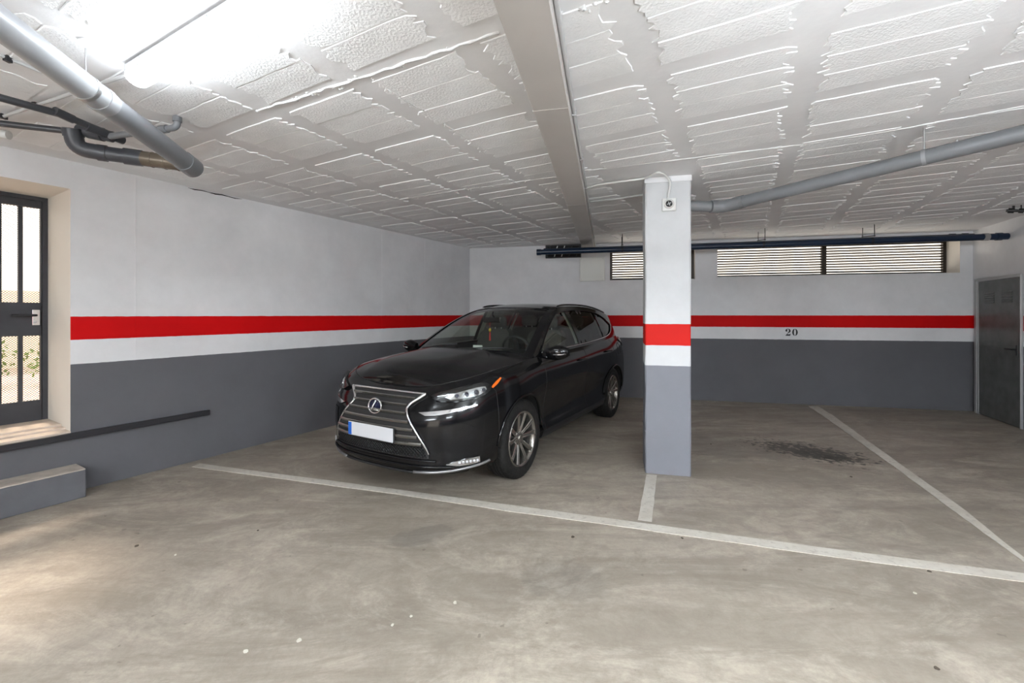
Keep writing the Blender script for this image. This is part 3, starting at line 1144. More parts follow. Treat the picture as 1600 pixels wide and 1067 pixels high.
def strip_light(t0, d0, label, length=1.27):
    c = grid_pt(t0 + length / 2, d0)
    e = empty('strip_light', (c.x, c.y, CEIL - .014), -GA)
    tag(e, label, 'lamp', 'fluorescent ceiling lamps')
    L = length / 2
    b = MB().box((-L, -.05, -.045), (L, .05, -.001))
    b.build('housing', 'lamp_body', e, bevel=.008)
    prof = []
    for i in range(11):
        a = math.pi * i / 10
        prof.append((math.cos(a) * .052, -.046 - .055 * math.sin(a) ** .8))
    rows = []
    for x, s in ((-L + .005, .25), (-L + .012, .8), (-L + .03, 1.0), (L - .03, 1.0), (L - .012, .8), (L - .005, .25)):
        rows.append([Vector((x, y * (0.7 + .3 * s), -.046 + (z + .046) * s)) for y, z in prof])
    m_ = MB().grid(rows)
    m_.build('diffuser', 'diffuser', e, smooth=50)
    for x in (-L * .72, -L * .25, L * .25, L * .72):
        MB().box((x - .012, .048, -.06), (x + .012, .058, -.02)).build('clip', 'steel', e)
        MB().box((x - .012, -.058, -.06), (x + .012, -.048, -.02)).build('clip', 'steel', e)
    return e


strip_light(-2.81, 1.03, 'glowing white strip light on the ceiling at upper left')


def batten(t0, d0, drop, label, length=1.25):  # out-of-view fill lamp, added to brighten the room
    """Suspended twin-tube batten, added as fill light."""
    c = grid_pt(t0 + length / 2, d0)
    e = empty('fill_batten', (c.x, c.y, CEIL - drop), -GA)
    tag(e, label, 'lamp', 'fluorescent ceiling lamps')
    L = length / 2
    MB().box((-L, -.022, 0), (L, .022, .05)).build('housing', 'lamp_body', e, bevel=.006)
    for y in (-.05, .05):
        MB().tube([(-L + .03, y, .0), (L - .03, y, .0)], .016, 14).build('tube', 'tube_glow', e, smooth=40)
        for x in (-L + .02, L - .02):
            MB().box((x - .012, min(0, y) - (.016 if y < 0 else 0), -.016), (x + .012, max(0, y) + (.016 if y > 0 else 0), .020)).build('lamp_holder', 'lamp_body', e)
    for x in (-L * .6, L * .6):
        MB().tube([(x, 0, .05), (x, 0, drop - .001)], .003, 6).build('hanger_rod', 'steel', e)


mat('tube_glow', (0.9, 0.9, 0.9), 0.4, emit=(0.86, 0.94, 1.0), estr=TUBE_POWER)
batten(0.35, 0.75, .75, 'added twin-tube fill lamp just above the viewer, out of the picture')
batten(-2.6, -1.9, .75, 'added twin-tube fill lamp behind the viewer to the left, out of the picture')
batten(0.6, -1.9, .75, 'added twin-tube fill lamp behind the viewer, out of the picture')
batten(3.0, 1.35, .75, 'added twin-tube fill lamp to the right of the viewer, out of the picture')


def pipe_thing(name, label, cat, loc):
    e = empty(name, loc)
    tag(e, label, cat)
    return e


def T(e, pts, r, part, m, n=20):
    return rel(e, MB().tube(pts, r, n)).build(part, m, e, smooth=45)


def ring(e, p, d, r, w, part, m, n=20):
    p, d = Vector(p), Vector(d).normalized()
    return rel(e, MB().tube([p - d * w / 2, p + d * w / 2], r, n)).build(part, m, e, smooth=45)


def rod(e, p, top=CEIL, r=.004):
    return rel(e, MB().tube([(p[0], p[1], p[2]), (p[0], p[1], top - .001)], r, 8)).build('hanger_rod', 'steel', e, smooth=45)


# big grey soil pipe, upper left
s0, s1 = at(0, 37, 1.70), at(301, 262, 2.98)
dr = (s1 - s0).normalized()
e = pipe_thing('soil_pipe', 'big light grey drain pipe hanging diagonally across the upper left ceiling', 'pipe', s0)
T(e, [s0 - dr * 2.2, s0 + dr * .55], .063, 'pipe_run', 'pvc_light', 28)
T(e, [s0 + dr * .50, s1 - dr * .1], .060, 'pipe_run', 'pvc_grey', 28)
ring(e, s0 + dr * .50, dr, .067, .035, 'coupling', 'pvc_light', 28)
ring(e, s1 - dr * .05, dr, .065, .12, 'end_cap', 'pvc_grey', 28)
hq = at(123, 126, 2.10)
hk = s0 + dr * ((hq - s0).dot(dr))
rod(e, hk + Vector((0, 0, .05)))
ring(e, s0 + dr * (((hq - s0).dot(dr))), dr, .066, .02, 'pipe_clamp', 'steel', 28)

# dark waste pipes near the left wall (one glued assembly)
P1, P2, P3, P4 = at(-60, 136, 2.29), at(100, 180, 2.65), at(150, 203, 2.83), at(186, 217, 2.97)
e = pipe_thing('waste_pipe', 'black waste pipe assembly with elbow, branches and grey collar near the left wall', 'pipe', P3)
T(e, [P1, P2, P4], .021, 'pipe_run', 'pvc_dark', 16)
ring(e, P2, P3 - P2, .026, .10, 'coupling', 'pvc_dark', 16)
ring(e, P3, P4 - P3, .028, .12, 'coupling', 'pvc_dark', 16)
ring(e, P4, P4 - P3, .027, .05, 'end_cap', 'pvc_dark', 16)
Q1, Q2 = at(-70, 185, 2.70), at(108, 205, 2.90)
T(e, [Q1, Q2], .020, 'branch', 'pvc_dark', 16)
E1, E2, E3 = at(113, 200, 2.86), at(119, 232, 2.90), at(152, 238, 2.95)
E4, E5 = at(218, 247, 3.05), at(300, 258, 3.12)
T(e, bent([E1, E2, E3 + (E4 - E3) * .2], .09, 8), .050, 'elbow', 'pvc_dark', 24)
ring(e, E1 + (E2 - E1) * .22, E2 - E1, .055, .05, 'coupling', 'pvc_dark', 24)
T(e, [E3, E4], .048, 'pipe_run', 'pvc_dark', 24)
ring(e, E3 + (E4 - E3) * .12, E4 - E3, .054, .05, 'coupling', 'pvc_dark', 24)
ring(e, E3 + (E4 - E3) * .85, E4 - E3, .055, .10, 'coupling', 'pvc_dark', 24)
T(e, [E4, E5], .051, 'collar', 'pvc_bronze', 24)
for k in (.25, .5, .75):
    ring(e, E4 + (E5 - E4) * k, E5 - E4, .054, .008, 'rib_ring', 'pvc_bronze', 24)
F1, F2, F3 = at(124, 203, 2.90), at(150, 208, 2.90), at(176, 214, 2.92)
T(e, [F1, F2, F3], .036, 'branch', 'pvc_dark', 20)
ring(e, F2, F3 - F1, .044, .09, 'coupling', 'pvc_dark', 20)
G1, G3 = at(172, 213, 2.90), at(277, 181, 2.83)
G3 = Vector((G3.x, G3.y, CEIL - .002))
G2 = Vector((G3.x, G3.y, CEIL - .075))
T(e, bent([G1, G2, G3], .045, 8), .020, 'branch', 'pvc_grey', 16)
ring(e, G2 + (G1 - G2).normalized() * .10, G2 - G1, .0255, .05, 'coupling', 'pvc_grey', 16)
ring(e, G3 - Vector((0, 0, .02)), (0, 0, 1), .026, .034, 'socket', 'pvc_grey', 16)

# thin conduits on the ceiling at upper left
H1, H2 = fl(-30, 194, CEIL - .028), grid_pt(-2.83, 1.03)
e = pipe_thing('lamp_conduit', 'thin conduit clipped to the ceiling feeding the strip light', 'conduit', (H2.x, H2.y, CEIL))
T(e, [H1, (H2.x, H2.y, CEIL - .028)], .010, 'tube', 'conduit', 10)
for s in (.18, .42, .68):
    q = H1.lerp(Vector((H2.x, H2.y, CEIL - .028)), s)
    rel(e, MB().box((q.x - .010, q.y - .018, CEIL - .042), (q.x + .010, q.y + .018, CEIL - .014))).build('clip', 'dark_metal', e)
K1, K2 = fl(-40, 70, CEIL - .012), fl(66, 113, CEIL - .012)
e = pipe_thing('ceiling_cable', 'thin grey cable on the ceiling at the far upper left', 'cable', K2)
T(e, [K1, K2], .008, 'tube', 'conduit', 10)
q = fl(12, 91, CEIL - .012)
rel(e, MB().box((q.x - .010, q.y - .014, CEIL - .03), (q.x + .010, q.y + .014, CEIL - .001))).build('clip', 'dark_metal', e)
# lamp end peeking in at the left edge
p_ = at(2, 208, 2.9)
e = pipe_thing('pipe_sleeve', 'pale short pipe sleeve at the left picture edge under the ceiling', 'pipe', p_)
T(e, [at(-45, 202, 2.9), at(14, 211, 2.95)], .030, 'sleeve', 'white_plastic', 16)

# right hand grey drain pipe
r1 = at(1086, 323, 4.16)
r2 = at(1128, 323, 4.08)
r3 = at(1620, 203, 2.62)
e = pipe_thing('drain_pipe', 'long grey drain pipe hanging under the ceiling from the pillar to the right', 'pipe', r2)
T(e, [Vector((c1.x + pout.x * .12 - .002, c1.y + pout.y * .12, r1.z)), r2], .050, 'pipe_run', 'pvc_grey', 24)
dd = (r3 - r2).normalized()
T(e, bent([r2 - Vector((.1, 0, 0)), r2 + Vector((.02, -.01, 0)), r2 + dd * .2], .10, 8), .057, 'elbow', 'pvc_grey', 24)
T(e, [r2 + dd * .12, r3 + dd * 1.4], .052, 'pipe_run', 'pvc_grey', 24)
ring(e, r2 + Vector((-.07, 0, 0)), (1, 0, 0), .0585, .07, 'coupling', 'pvc_grey', 24)
ring(e, r2 + dd * .14, dd, .0575, .06, 'coupling', 'pvc_grey', 24)
for (u, v) in ((1443, 246),):
    Yh = FPX * 0.0
    best = min([r2 + dd * (k * .01) for k in range(300)], key=lambda p: abs(800 + FPX * p.x / p.y - u))
    rod(e, best + Vector((0, 0, .048)), r=.005)
    ring(e, best, dd, .0555, .022, 'pipe_clamp', 'pvc_light', 24)
best = r2 + dd * 1.55
ring(e, best + Vector((0, 0, .052)), (0, 0, 1), .006, .02, 'screw', 'steel', 8)

# dark blue water pipes along the back wall
zb = 2.545
bl0 = fl(843, 394, zb)
br = PR + DRn * along(PR, DRn, 1577)
bl1 = Vector((br.x, br.y, EYE + (HOR - 369) / FPX * br.y))
d_ = (bl1 - bl0).normalized()
sd = Vector((-d_.y, d_.x, 0)).normalized()
pipes = (('water_pipe', 0.0, .045, 0.0, 0.0, 'front dark blue water pipe running below the ceiling along the back wall'), ('water_pipe', .13, .040, .035, .10, 'rear dark blue water pipe running close behind the front one'))
for nm, off, rad, dz, cut, lb in pipes:
    a_, b_ = bl0 + sd * off + Vector((0, 0, dz)) + d_ * cut, bl1 + sd * off + Vector((0, 0, dz)) - d_ * (cut * 3 + .02)
    e = pipe_thing(nm, lb, 'pipe', a_)
    e['group'] = 'blue water pipes on the back wall'
    T(e, [a_, b_], rad, 'pipe_run', 'pipe_blue', 20)
    ring(e, a_ - d_ * .01, d_, rad + .007, .07, 'end_cap', 'pipe_blue', 20)
    ring(e, b_ - d_ * .25, d_, rad + .008, .06, 'coupling', 'steel' if not off else 'pipe_blue', 20)
    ring(e, b_ - d_ * .10, d_, rad + .008, .06, 'coupling', 'pipe_blue', 20)
    if not off:
        for u in (972, 1192, 1362):
            q = min([bl0 + d_ * (s * .01) for s in range(700)], key=lambda p: abs(800 + FPX * p.x / p.y - u))
            ring(e, q, d_, rad + .0055, .028, 'pipe_clamp', 'dark_metal', 20)
for k, (u, lb) in enumerate(((972, 'small dark pipe bracket above the window behind the pillar'), (1192, 'small dark pipe bracket above the left panel of the long window'), (1362, 'small dark pipe bracket above the right panel of the long window'))):
    q = min([bl0 + d_ * (s * .01) for s in range(700)], key=lambda p: abs(800 + FPX * p.x / p.y - u))
    e = pipe_thing('pipe_bracket', lb, 'bracket', (q.x, q.y, CEIL))
    e['group'] = 'brackets of the blue pipes'
    c_ = q - sd * .075
    g_ = q + sd * .22
    rel(e, MB().bar(c_ + Vector((0, 0, .062)), g_ + Vector((0, 0, .062 + .035)), .030, .012)).build('channel', 'dark_metal', e)
    rel(e, MB().tube([c_ + Vector((0, 0, .05)), Vector((c_.x, c_.y, CEIL - .001))], .005, 8)).build('hanger_rod', 'dark_metal', e)
    rel(e, MB().tube([g_ + Vector((0, 0, .08)), Vector((g_.x, g_.y, CEIL - .001))], .005, 8)).build('hanger_rod', 'dark_metal', e)

# valve on a thin dark pipe at the right wall
v1 = at(1572, 329, 5.2)
e = pipe_thing('sprinkler_valve', 'small black pipe with valve at the right edge below the ceiling', 'pipe', v1)
v2 = at(1660, 330, 4.9)
T(e, [v1, v2], .016, 'pipe_run', 'black_plastic', 12)
ring(e, v1 + (v2 - v1).normalized() * .04, v2 - v1, .030, .05, 'valve_body', 'black_plastic', 12)
ring(e, v1 + (v2 - v1).normalized() * .12, v2 - v1, .027, .04, 'coupling', 'black_plastic', 12)
T(e, [v1 + (v2 - v1).normalized() * .06, v1 + (v2 - v1).normalized() * .06 + Vector((0, 0, .07))], .011, 'valve_stem', 'black_plastic', 10)
T(e, [v1 + (v2 - v1).normalized() * .12, Vector((v1.x + (v2 - v1).normalized().x * .12, v1.y + (v2 - v1).normalized().y * .12, CEIL - .001))], .005, 'hanger_rod', 'black_plastic', 8)

# detector on the pillar with its conduits
PXi = lambda a, b, z: PX @ Vector((a, b, z))
dz0 = EYE + (HOR - 332) / FPX * c0.y
dz1 = EYE + (HOR - 313) / FPX * c0.y
da0, da1 = (1035 - 1008) / 72 * pw, (1056.5 - 1008) / 72 * pw
det = tag(MB().box((da0, -.028, dz0), (da1, -.003, dz1), PX).build('gas_detector', 'white_plastic', bevel=.005), 'white square detector with round dark sensor near the top of the pillar', 'detector')
cx_, cz_ = (da0 + da1) / 2 - .004, (dz0 + dz1) / 2 + .004
MN = PX @ Matrix.Translation((cx_, -.028, cz_)) @ Matrix.Rotation(R(90), 4, 'X')
MB().lathe([(.046, 0), (.044, .014), (.036, .020), (.030, .014)], 24, MN).build('collar', 'white_plastic', det, smooth=50)
MB().lathe([(.001, .016), (.022, .014), (.030, .008)], 24, MN).build('sensor', 'black_plastic', det, smooth=50)
for a in (0, 90):
    MB().box((-.020, -.003, .0155), (.020, .003, .019), MN @ Matrix.Rotation(R(a + 20), 4, 'Z')).build('sensor_cross', 'steel', det)
e = pipe_thing('detector_cable', 'thin white conduit from the beam over the ceiling down to the detector', 'cable', PXi(cx_, -.01, dz1))
pts = [fl(915, 294, CEIL - .022), fl(940, 287.5, CEIL - .022), fl(975, 283, CEIL - .022), fl(1008, 279, CEIL - .022)]
endp = PXi(cx_ - .005, -.014, dz1 + .002)
pts += [PXi(.10, -.20, CEIL - .012), PXi(cx_ - .04, -.10, CEIL - .015), PXi(cx_ + .01, -.03, CEIL - .05), PXi(cx_ + .012, -.014, CEIL - .11), PXi(cx_ - .002, -.014, dz1 + .05), endp]
T(e, bent(pts, .05, 5), .010, 'tube', 'white_plastic', 10)
pts = [fl(922, 315, CEIL - .022), fl(960, 311, CEIL - .022), fl(1004, 304.5, CEIL - .022), fl(1040, 300, CEIL - .022)]
e = pipe_thing('ceiling_conduit', 'second thin conduit on the ceiling between the beam and the pillar', 'conduit', pts[0])
T(e, pts, .012, 'tube', 'conduit', 10)

# specks of litter on the floor
LIT = ((274, 867, 'p'), (613, 977, 'p'), (642, 963, 'p'), (384, 1018, 'p'), (403, 829, 'd'), (214, 853, 'd'), (895, 839, 'd'), (1111, 694, 'd'), (467, 1001, 'p'), (1330, 745, 'd'), (1463, 1044, 'd'), (711, 942, 'p'), (1452, 893, 'd'), (1430, 927, 'p'), (1066, 841, 'd'))
names = {'p': 'pale', 'd': 'dark'}
where = ['left of the long line', 'in the lower centre', 'in the centre foreground', 'in the lower left foreground', 'on the left, a leaf crumb', 'near the step', 'just in front of the long line', 'right of the pillar in the empty bay', 'near the bottom edge', 'near the oil stains', 'at the lower right', 'in the middle foreground', 'at the right below the long line', 'right foreground', 'beside the long line under the pillar']
rt = random.Random(21)
for (u, v, k), wh in zip(LIT, where):
    p = fl(u, v)
    s = .006 + rt.random() * .006
    n = 7
    top = [(p.x + s * math.cos(i * 6.283 / n) * rt.uniform(.7, 1.3), p.y + s * math.sin(i * 6.283 / n) * rt.uniform(.7, 1.3)) for i in range(n)]
    o = MB().prism(top, lambda a, b, t: (a, b, t), 0.0, .004).build('litter_fleck', 'debris_pale' if k == 'p' else 'debris_dark')
    tag(o, '%s fleck of litter on the floor %s' % (names[k], wh), 'litter', 'litter flecks on the floor')
# ------------------------------------------------------------------ the car
mat('car_paint', (0.0045, 0.0045, 0.005), 0.12, spec=0.30, noise=0.2, nscale=3)
mat('car_trim', (0.010, 0.010, 0.011), 0.5)
mat('car_gloss', (0.004, 0.004, 0.005), 0.12, spec=0.35)
mat('tyre_rubber', (0.011, 0.0105, 0.010), 0.75, spec=0.25, bump=0.25, bscale=60, noise=0.25, nscale=12)
mat('alloy', (0.30, 0.285, 0.265), 0.26, metal=0.9)
mat('brake_disc', (0.10, 0.10, 0.10), 0.4, metal=0.7)
mat('dark_chrome', (0.32, 0.31, 0.31), 0.16, metal=1.0)
mat('plate_white', (0.58, 0.585, 0.61), 0.35)
mat('plate_blue', (0.01, 0.10, 0.45), 0.4)
mat('lamp_reflector', (0.62, 0.63, 0.64), 0.14, metal=0.95)
mat('amber', (0.75, 0.13, 0.01), 0.25)
mat('tail_red', (0.16, 0.004, 0.006), 0.15, coat=0.8)
mat('seat_fabric', (0.045, 0.042, 0.040), 0.75)
mat('trim_beige', (0.34, 0.33, 0.27), 0.8)
mat('emblem_blue', (0.008, 0.010, 0.035), 0.15, coat=0.8)
mat('ornament_red', (0.55, 0.02, 0.015), 0.6)
mat('ornament_yellow', (0.65, 0.45, 0.03), 0.6)
glass_mat('screen_glass', (0.78, 0.84, 0.79))
glass_mat('side_glass', (0.72, 0.79, 0.72))
glass_mat('rear_side_glass', (0.16, 0.17, 0.165))
glass_mat('lamp_glass', (0.90, 0.92, 0.92))

KX = 1.02      # length factor
FA, RA, AZ, AR = 1.33, -1.33, 0.360, 0.405     # axle stations, axle height, arch radius

# plan position of the widest line and nine (inset, height) levels at each station, nose to tail
ST = [
    (2.265, 0.00, [(.17, .200), (.06, .222), (.015, .290), (.020, .390), (.000, .520), (.015, .660), (.085, .765), (.150, .842), (.240, .885)]),
    (2.255, 0.26, [(.17, .200), (.06, .222), (.015, .290), (.020, .390), (.000, .520), (.015, .660), (.085, .766), (.150, .845), (.240, .889)]),
    (2.205, 0.50, [(.16, .203), (.05, .226), (.012, .296), (.014, .400), (.000, .530), (.012, .670), (.074, .778), (.135, .862), (.215, .906)]),
    (2.095, 0.69, [(.14, .210), (.04, .235), (.008, .310), (.006, .420), (.000, .550), (.010, .690), (.055, .806), (.108, .895), (.182, .938)]),
    (1.920, 0.825, [(.12, .222), (.04, .245), (.008, .325), (.002, .440), (.000, .570), (.006, .710), (.032, .838), (.078, .933), (.150, .973)]),
    (1.680, 0.895, [(.12, .235), (.05, .255), (.014, .335), (.000, .455), (-.004, .590), (.000, .730), (.016, .865), (.054, .968), (.125, 1.010)]),
    (1.330, 0.918, [(.12, .245), (.05, .265), (.020, .345), (.000, .465), (-.010, .605), (-.006, .750), (.010, .885), (.046, .990), (.118, 1.038)]),
    (0.950, 0.908, [(.12, .235), (.04, .255), (.008, .335), (.036, .460), (.030, .610), (.004, .765), (.010, .900), (.042, 1.005), (.105, 1.062)]),
    (0.500, 0.905, [(.12, .230), (.03, .250), (.000, .330), (.046, .460), (.040, .610), (.004, .785), (.010, .915), (.040, 1.015), (.090, 1.075)]),
    (0.000, 0.905, [(.12, .230), (.03, .250), (.000, .330), (.050, .465), (.044, .620), (.004, .800), (.010, .930), (.040, 1.025), (.085, 1.088)]),
    (-0.500, 0.908, [(.12, .232), (.03, .252), (.002, .335), (.046, .470), (.040, .630), (.004, .815), (.010, .945), (.040, 1.040), (.085, 1.102)]),
    (-0.950, 0.914, [(.12, .238), (.04, .258), (.008, .342), (.030, .480), (.024, .640), (.000, .825), (.008, .960), (.040, 1.060), (.085, 1.120)]),
    (-1.330, 0.924, [(.12, .250), (.05, .270), (.018, .355), (.000, .490), (-.010, .650), (-.006, .830), (.010, .975), (.048, 1.085), (.095, 1.145)]),
    (-1.750, 0.905, [(.12, .262), (.05, .282), (.018, .365), (.000, .495), (-.004, .650), (.002, .830), (.022, .980), (.062, 1.100), (.115, 1.165)]),
    (-2.060, 0.835, [(.12, .275), (.05, .296), (.016, .380), (.000, .505), (.000, .650), (.008, .825), (.036, .980), (.080, 1.100), (.135, 1.165)]),
    (-2.260, 0.650, [(.12, .290), (.05, .312), (.014, .395), (.000, .515), (.002, .650), (.020, .815), (.060, .970), (.105, 1.090), (.150, 1.150)]),
    (-2.345, 0.350, [(.12, .295), (.05, .318), (.014, .400), (.000, .520), (.004, .650), (.030, .810), (.075, .965), (.120, 1.085), (.160, 1.140)]),
    (-2.365, 0.000, [(.12, .295), (.05, .318), (.014, .400), (.000, .520), (.004, .650), (.030, .810), (.075, .965), (.120, 1.085), (.160, 1.140)]),
]
NS, NK = len(ST), 9


def nspline(y):
    """Natural cubic spline through y at integer parameters -> evaluator."""
    y = np.asarray(y, float)
    n = len(y)
    A = np.zeros((n, n))
    b = np.zeros(n)
    A[0, 0] = A[-1, -1] = 1
    for i in range(1, n - 1):
        A[i, i - 1], A[i, i], A[i, i + 1] = 1, 4, 1
        b[i] = 6 * (y[i + 1] - 2 * y[i] + y[i - 1])
    M = np.linalg.solve(A, b)

    def ev(t):
        t = np.asarray(t, float)
        i = np.clip(np.floor(t).astype(int), 0, n - 2)
        h = t - i
        g = 1 - h
        return M[i] * g ** 3 / 6 + M[i + 1] * h ** 3 / 6 + (y[i] - M[i] / 6) * g + (y[i + 1] - M[i + 1] / 6) * h
    return ev


def mirrored(vals, odd=False):
    v = np.asarray(vals, float)
    s = -1 if odd else 1
    return np.concatenate([s * v[:0:-1], v])


sd_ = np.linspace(0, NS - 1, 1361)
off_i = NS - 1
fx, fy = nspline(mirrored([s[0] for s in ST])), nspline(mirrored([s[1] for s in ST], True))
CX, CY = fx(sd_ + off_i), fy(sd_ + off_i)
TX, TY = np.gradient(CX), np.gradient(CY)
ln = np.hypot(TX, TY)
NX_, NY_ = TY / ln, -TX / ln            # outward plan normal (front: +x, side: +y)
if NX_[0] < 0:
    NX_, NY_ = -NX_, -NY_
ARC = np.concatenate([[0], np.cumsum(np.hypot(np.diff(CX), np.diff(CY)))])
Zs = np.array([nspline(mirrored([s[2][k][1] for s in ST]))(sd_ + off_i) for k in range(NK)])
Ds = np.array([nspline(mirrored([s[2][k][0] for s in ST]))(sd_ + off_i) for k in range(NK)])
wd = np.linspace(0, NK - 1, 129)


def catmull(V, w):
    i = np.clip(np.floor(w).astype(int), 0, NK - 2)
    t = (w - i)[:, None]
    p0, p1, p2, p3 = V[np.maximum(i - 1, 0)], V[i], V[i + 1], V[np.minimum(i + 2, NK - 1)]
    return 0.5 * ((2 * p1) + (-p0 + p2) * t + (2 * p0 - 5 * p1 + 4 * p2 - p3) * t ** 2 + (-p0 + 3 * p1 - 3 * p2 + p3) * t ** 3)


ZT = np.maximum.accumulate(catmull(Zs, wd), axis=0)       # [w, s]
DT = catmull(Ds, wd)
XT, YT = CX[None] - NX_[None] * DT, CY[None] - NY_[None] * DT
ZTOP, ZBOT = ZT[-1], ZT[0]


def P_az(a, z):
    """Body surface point (unscaled car frame) at arc a from the nose centre line and height z (vectorised, a >= 0 is the left side)."""
    a, z = np.asarray(a, float), np.asarray(z, float)
    sgn = np.where(a < 0, -1.0, 1.0)
    aa = np.clip(np.abs(a), 0, ARC[-1])
    si = np.interp(aa, ARC, np.arange(len(ARC)))
    i0 = np.clip(np.floor(si).astype(int), 0, len(ARC) - 2)
    fr_ = si - i0
    out = np.zeros(a.shape + (3,))
    zc = ZT[:, i0] * (1 - fr_) + ZT[:, i0 + 1] * fr_
    xc = XT[:, i0] * (1 - fr_) + XT[:, i0 + 1] * fr_
    yc = YT[:, i0] * (1 - fr_) + YT[:, i0 + 1] * fr_
    for j in range(a.size):
        w = np.interp(z.flat[j], zc[:, j] + np.arange(len(wd)) * 1e-7, np.arange(len(wd)))
        k = min(int(w), len(wd) - 2)
        g = w - k
        out.reshape(-1, 3)[j] = (xc[k, j] * (1 - g) + xc[k + 1, j] * g, (yc[k, j] * (1 - g) + yc[k + 1, j] * g) * sgn.flat[j], z.flat[j])
    return out


def N_az(a, z):
    e = 0.004
    a, z = np.asarray(a, float), np.asarray(z, float)
    da = P_az(a + e, z) - P_az(a - e, z)
    dz = P_az(a, z + e) - P_az(a, z - e)
    n = np.cross(da, dz)
    n /= np.maximum(np.linalg.norm(n, axis=-1, keepdims=True), 1e-9)
    c = P_az(a, z)
    f_ = np.sign((n * c)[..., 0] + (n * c)[..., 1])
    return n * f_[..., None]


def a_of_x(x):
    return float(np.interp(-x, -CX[80:], ARC[80:]))


def ztop_a(a):
    return np.interp(np.abs(a), ARC, ZTOP)


def zbot_a(a):
    return np.interp(np.abs(a), ARC, ZBOT)


CARM = Matrix.Diagonal((KX, 1, 1, 1))
front_w = Vector((0.100, 3.985))          # where the front left tyre's outer face meets the floor
YAW = R(30.3)                             # the car's length axis against the view axis
f_dir = Vector((-math.sin(YAW), -math.cos(YAW)))
l_dir = Vector((-f_dir.y, f_dir.x))
corg = front_w - f_dir * (1.33 * KX) - l_dir * 0.895
CAR = empty('car', (corg.x, corg.y, 0), math.atan2(f_dir.y, f_dir.x))
tag(CAR, 'black five-door SUV with spindle grille parked in the bay left of the pillar', 'car')


def cbuild(mb_, name, m, parent=None, smooth=True, fix=True, bevel=0):
    mb_.v = [(p[0] * KX, p[1], p[2]) for p in mb_.v]
    return mb_.build(name, m, parent or CAR, smooth=smooth, fix=fix, bevel=bevel)


def surf_part(name, V3, T_, m, parent=None, normals=None, flip=False):
    """Triangulated panel with optional analytic vertex normals."""
    me = bpy.data.meshes.new(name)
    F = [tuple(int(i) for i in (t[::-1] if flip else t)) for t in T_]
    V3 = np.array(V3, float).copy()
    V3[:, 0] *= KX
    me.from_pydata([tuple(p) for p in V3], [], F)
    me.polygons.foreach_set('use_smooth', [True] * len(F))
    me.materials.append(MATS[m])
    me.update()
    if normals is not None:
        N = np.array(normals, float).copy()
        N[:, 0] /= KX
        N /= np.linalg.norm(N, axis=1, keepdims=True)
        me.normals_split_custom_set_from_vertices([tuple(n) for n in N])
    return link(name, me, parent or CAR)


def both(fn):
    for s in (1, -1):
        fn(s)


# --- outer panels (left half triangulated once, mirrored for the right)
aEnd = float(ARC[-1])
NB_ = 150
aa_ = np.linspace(0, aEnd, NB_)
outer = [(a, float(zbot_a(a))) for a in aa_] + [(a, float(ztop_a(a))) for a in aa_[::-1]]
aF, aR_ = a_of_x(FA), a_of_x(RA)
s_f = a_of_x(FA - .3) - a_of_x(FA + .3)
circ = lambda ac, n=60: [(ac + AR * math.cos(2 * math.pi * i / n) * (s_f / .6), AZ + AR * math.sin(2 * math.pi * i / n)) for i in range(n)]


def arch_hole(ac):
    """Wheel opening as a closed outline reaching below the sill."""
    pts = [(ac + AR * (s_f / .6) * math.cos(t), AZ + AR * math.sin(t)) for t in np.linspace(math.pi * 1.0, 0, 34)]
    return [(ac - AR * (s_f / .6), 0.0)] + pts + [(ac + AR * (s_f / .6), 0.0)]


xs_seam = {'bump': 1.72, 'door': 0.86, 'mid': -0.30, 'rear': -1.28, 'tail': -2.02}
asm = {k: a_of_x(v) for k, v in xs_seam.items()}
lines = [
    [(asm['bump'], .02 + AZ + math.sqrt(max(0, AR ** 2 - (asm['bump'] - aF) ** 2))), (asm['bump'] - .02, .86), (asm['bump'] - .10, .93)],
    [(asm['door'], .34), (asm['door'] + .01, float(ztop_a(asm['door'])) - .004)],
    [(asm['mid'], .34), (asm['mid'] - .01, float(ztop_a(asm['mid'])) - .004)],
    [(aR_ - AR * 1.02, .40), (asm['rear'] + .05, .82), (asm['rear'] + .02, float(ztop_a(asm['rear'])) - .004)],
    [(asm['door'] - .25, .34), (aR_ - AR * 1.01, .345)],
]
V, T_ = cdt(outer, [], [arch_hole(aF)[1:-1], arch_hole(aR_)[1:-1]] + lines, step=.033)
cen = V[T_].mean(1)
keep = np.ones(len(T_), bool)
for ac in (aF, aR_):
    keep &= ~in_poly(cen[:, 0], cen[:, 1], arch_hole(ac))
T_ = T_[keep]
cen = cen[keep]
V3 = P_az(V[:, 0], V[:, 1])
N3 = N_az(np.maximum(V[:, 0], 1e-4), np.clip(V[:, 1], zbot_a(V[:, 0]) + .005, ztop_a(V[:, 0]) - .005))
N3[V[:, 0] < 1e-3, 1] = 0
reg = np.full(len(T_), 1)
ca, cz = cen[:, 0], cen[:, 1]
sill = (cz < .342) & (ca > asm['door'] - .28) & (ca < aR_ - AR * .98)
reg[(ca < asm['bump'] - np.where(cz > .86, (cz - .86) * 1.14 + .02, .0))] = 0
reg[(ca > asm['door']) & (ca < asm['mid'])] = 2
rr_edge = np.where(cz < .82, np.interp(cz, [.40, .82], [aR_ - AR * 1.02, asm['rear'] + .05]), np.interp(cz, [.82, 1.15], [asm['rear'] + .05, asm['rear'] + .02]))
reg[(ca >= asm['mid']) & (ca < rr_edge)] = 3
reg[ca >= rr_edge] = 4
reg[sill] = 5


def sub(mask, V3_, N3_):
    T2 = T_[mask]
    ids = np.unique(T2)
    mp = np.zeros(len(V3_), int)
    mp[ids] = np.arange(len(ids))
    return V3_[ids], mp[T2], N3_[ids]


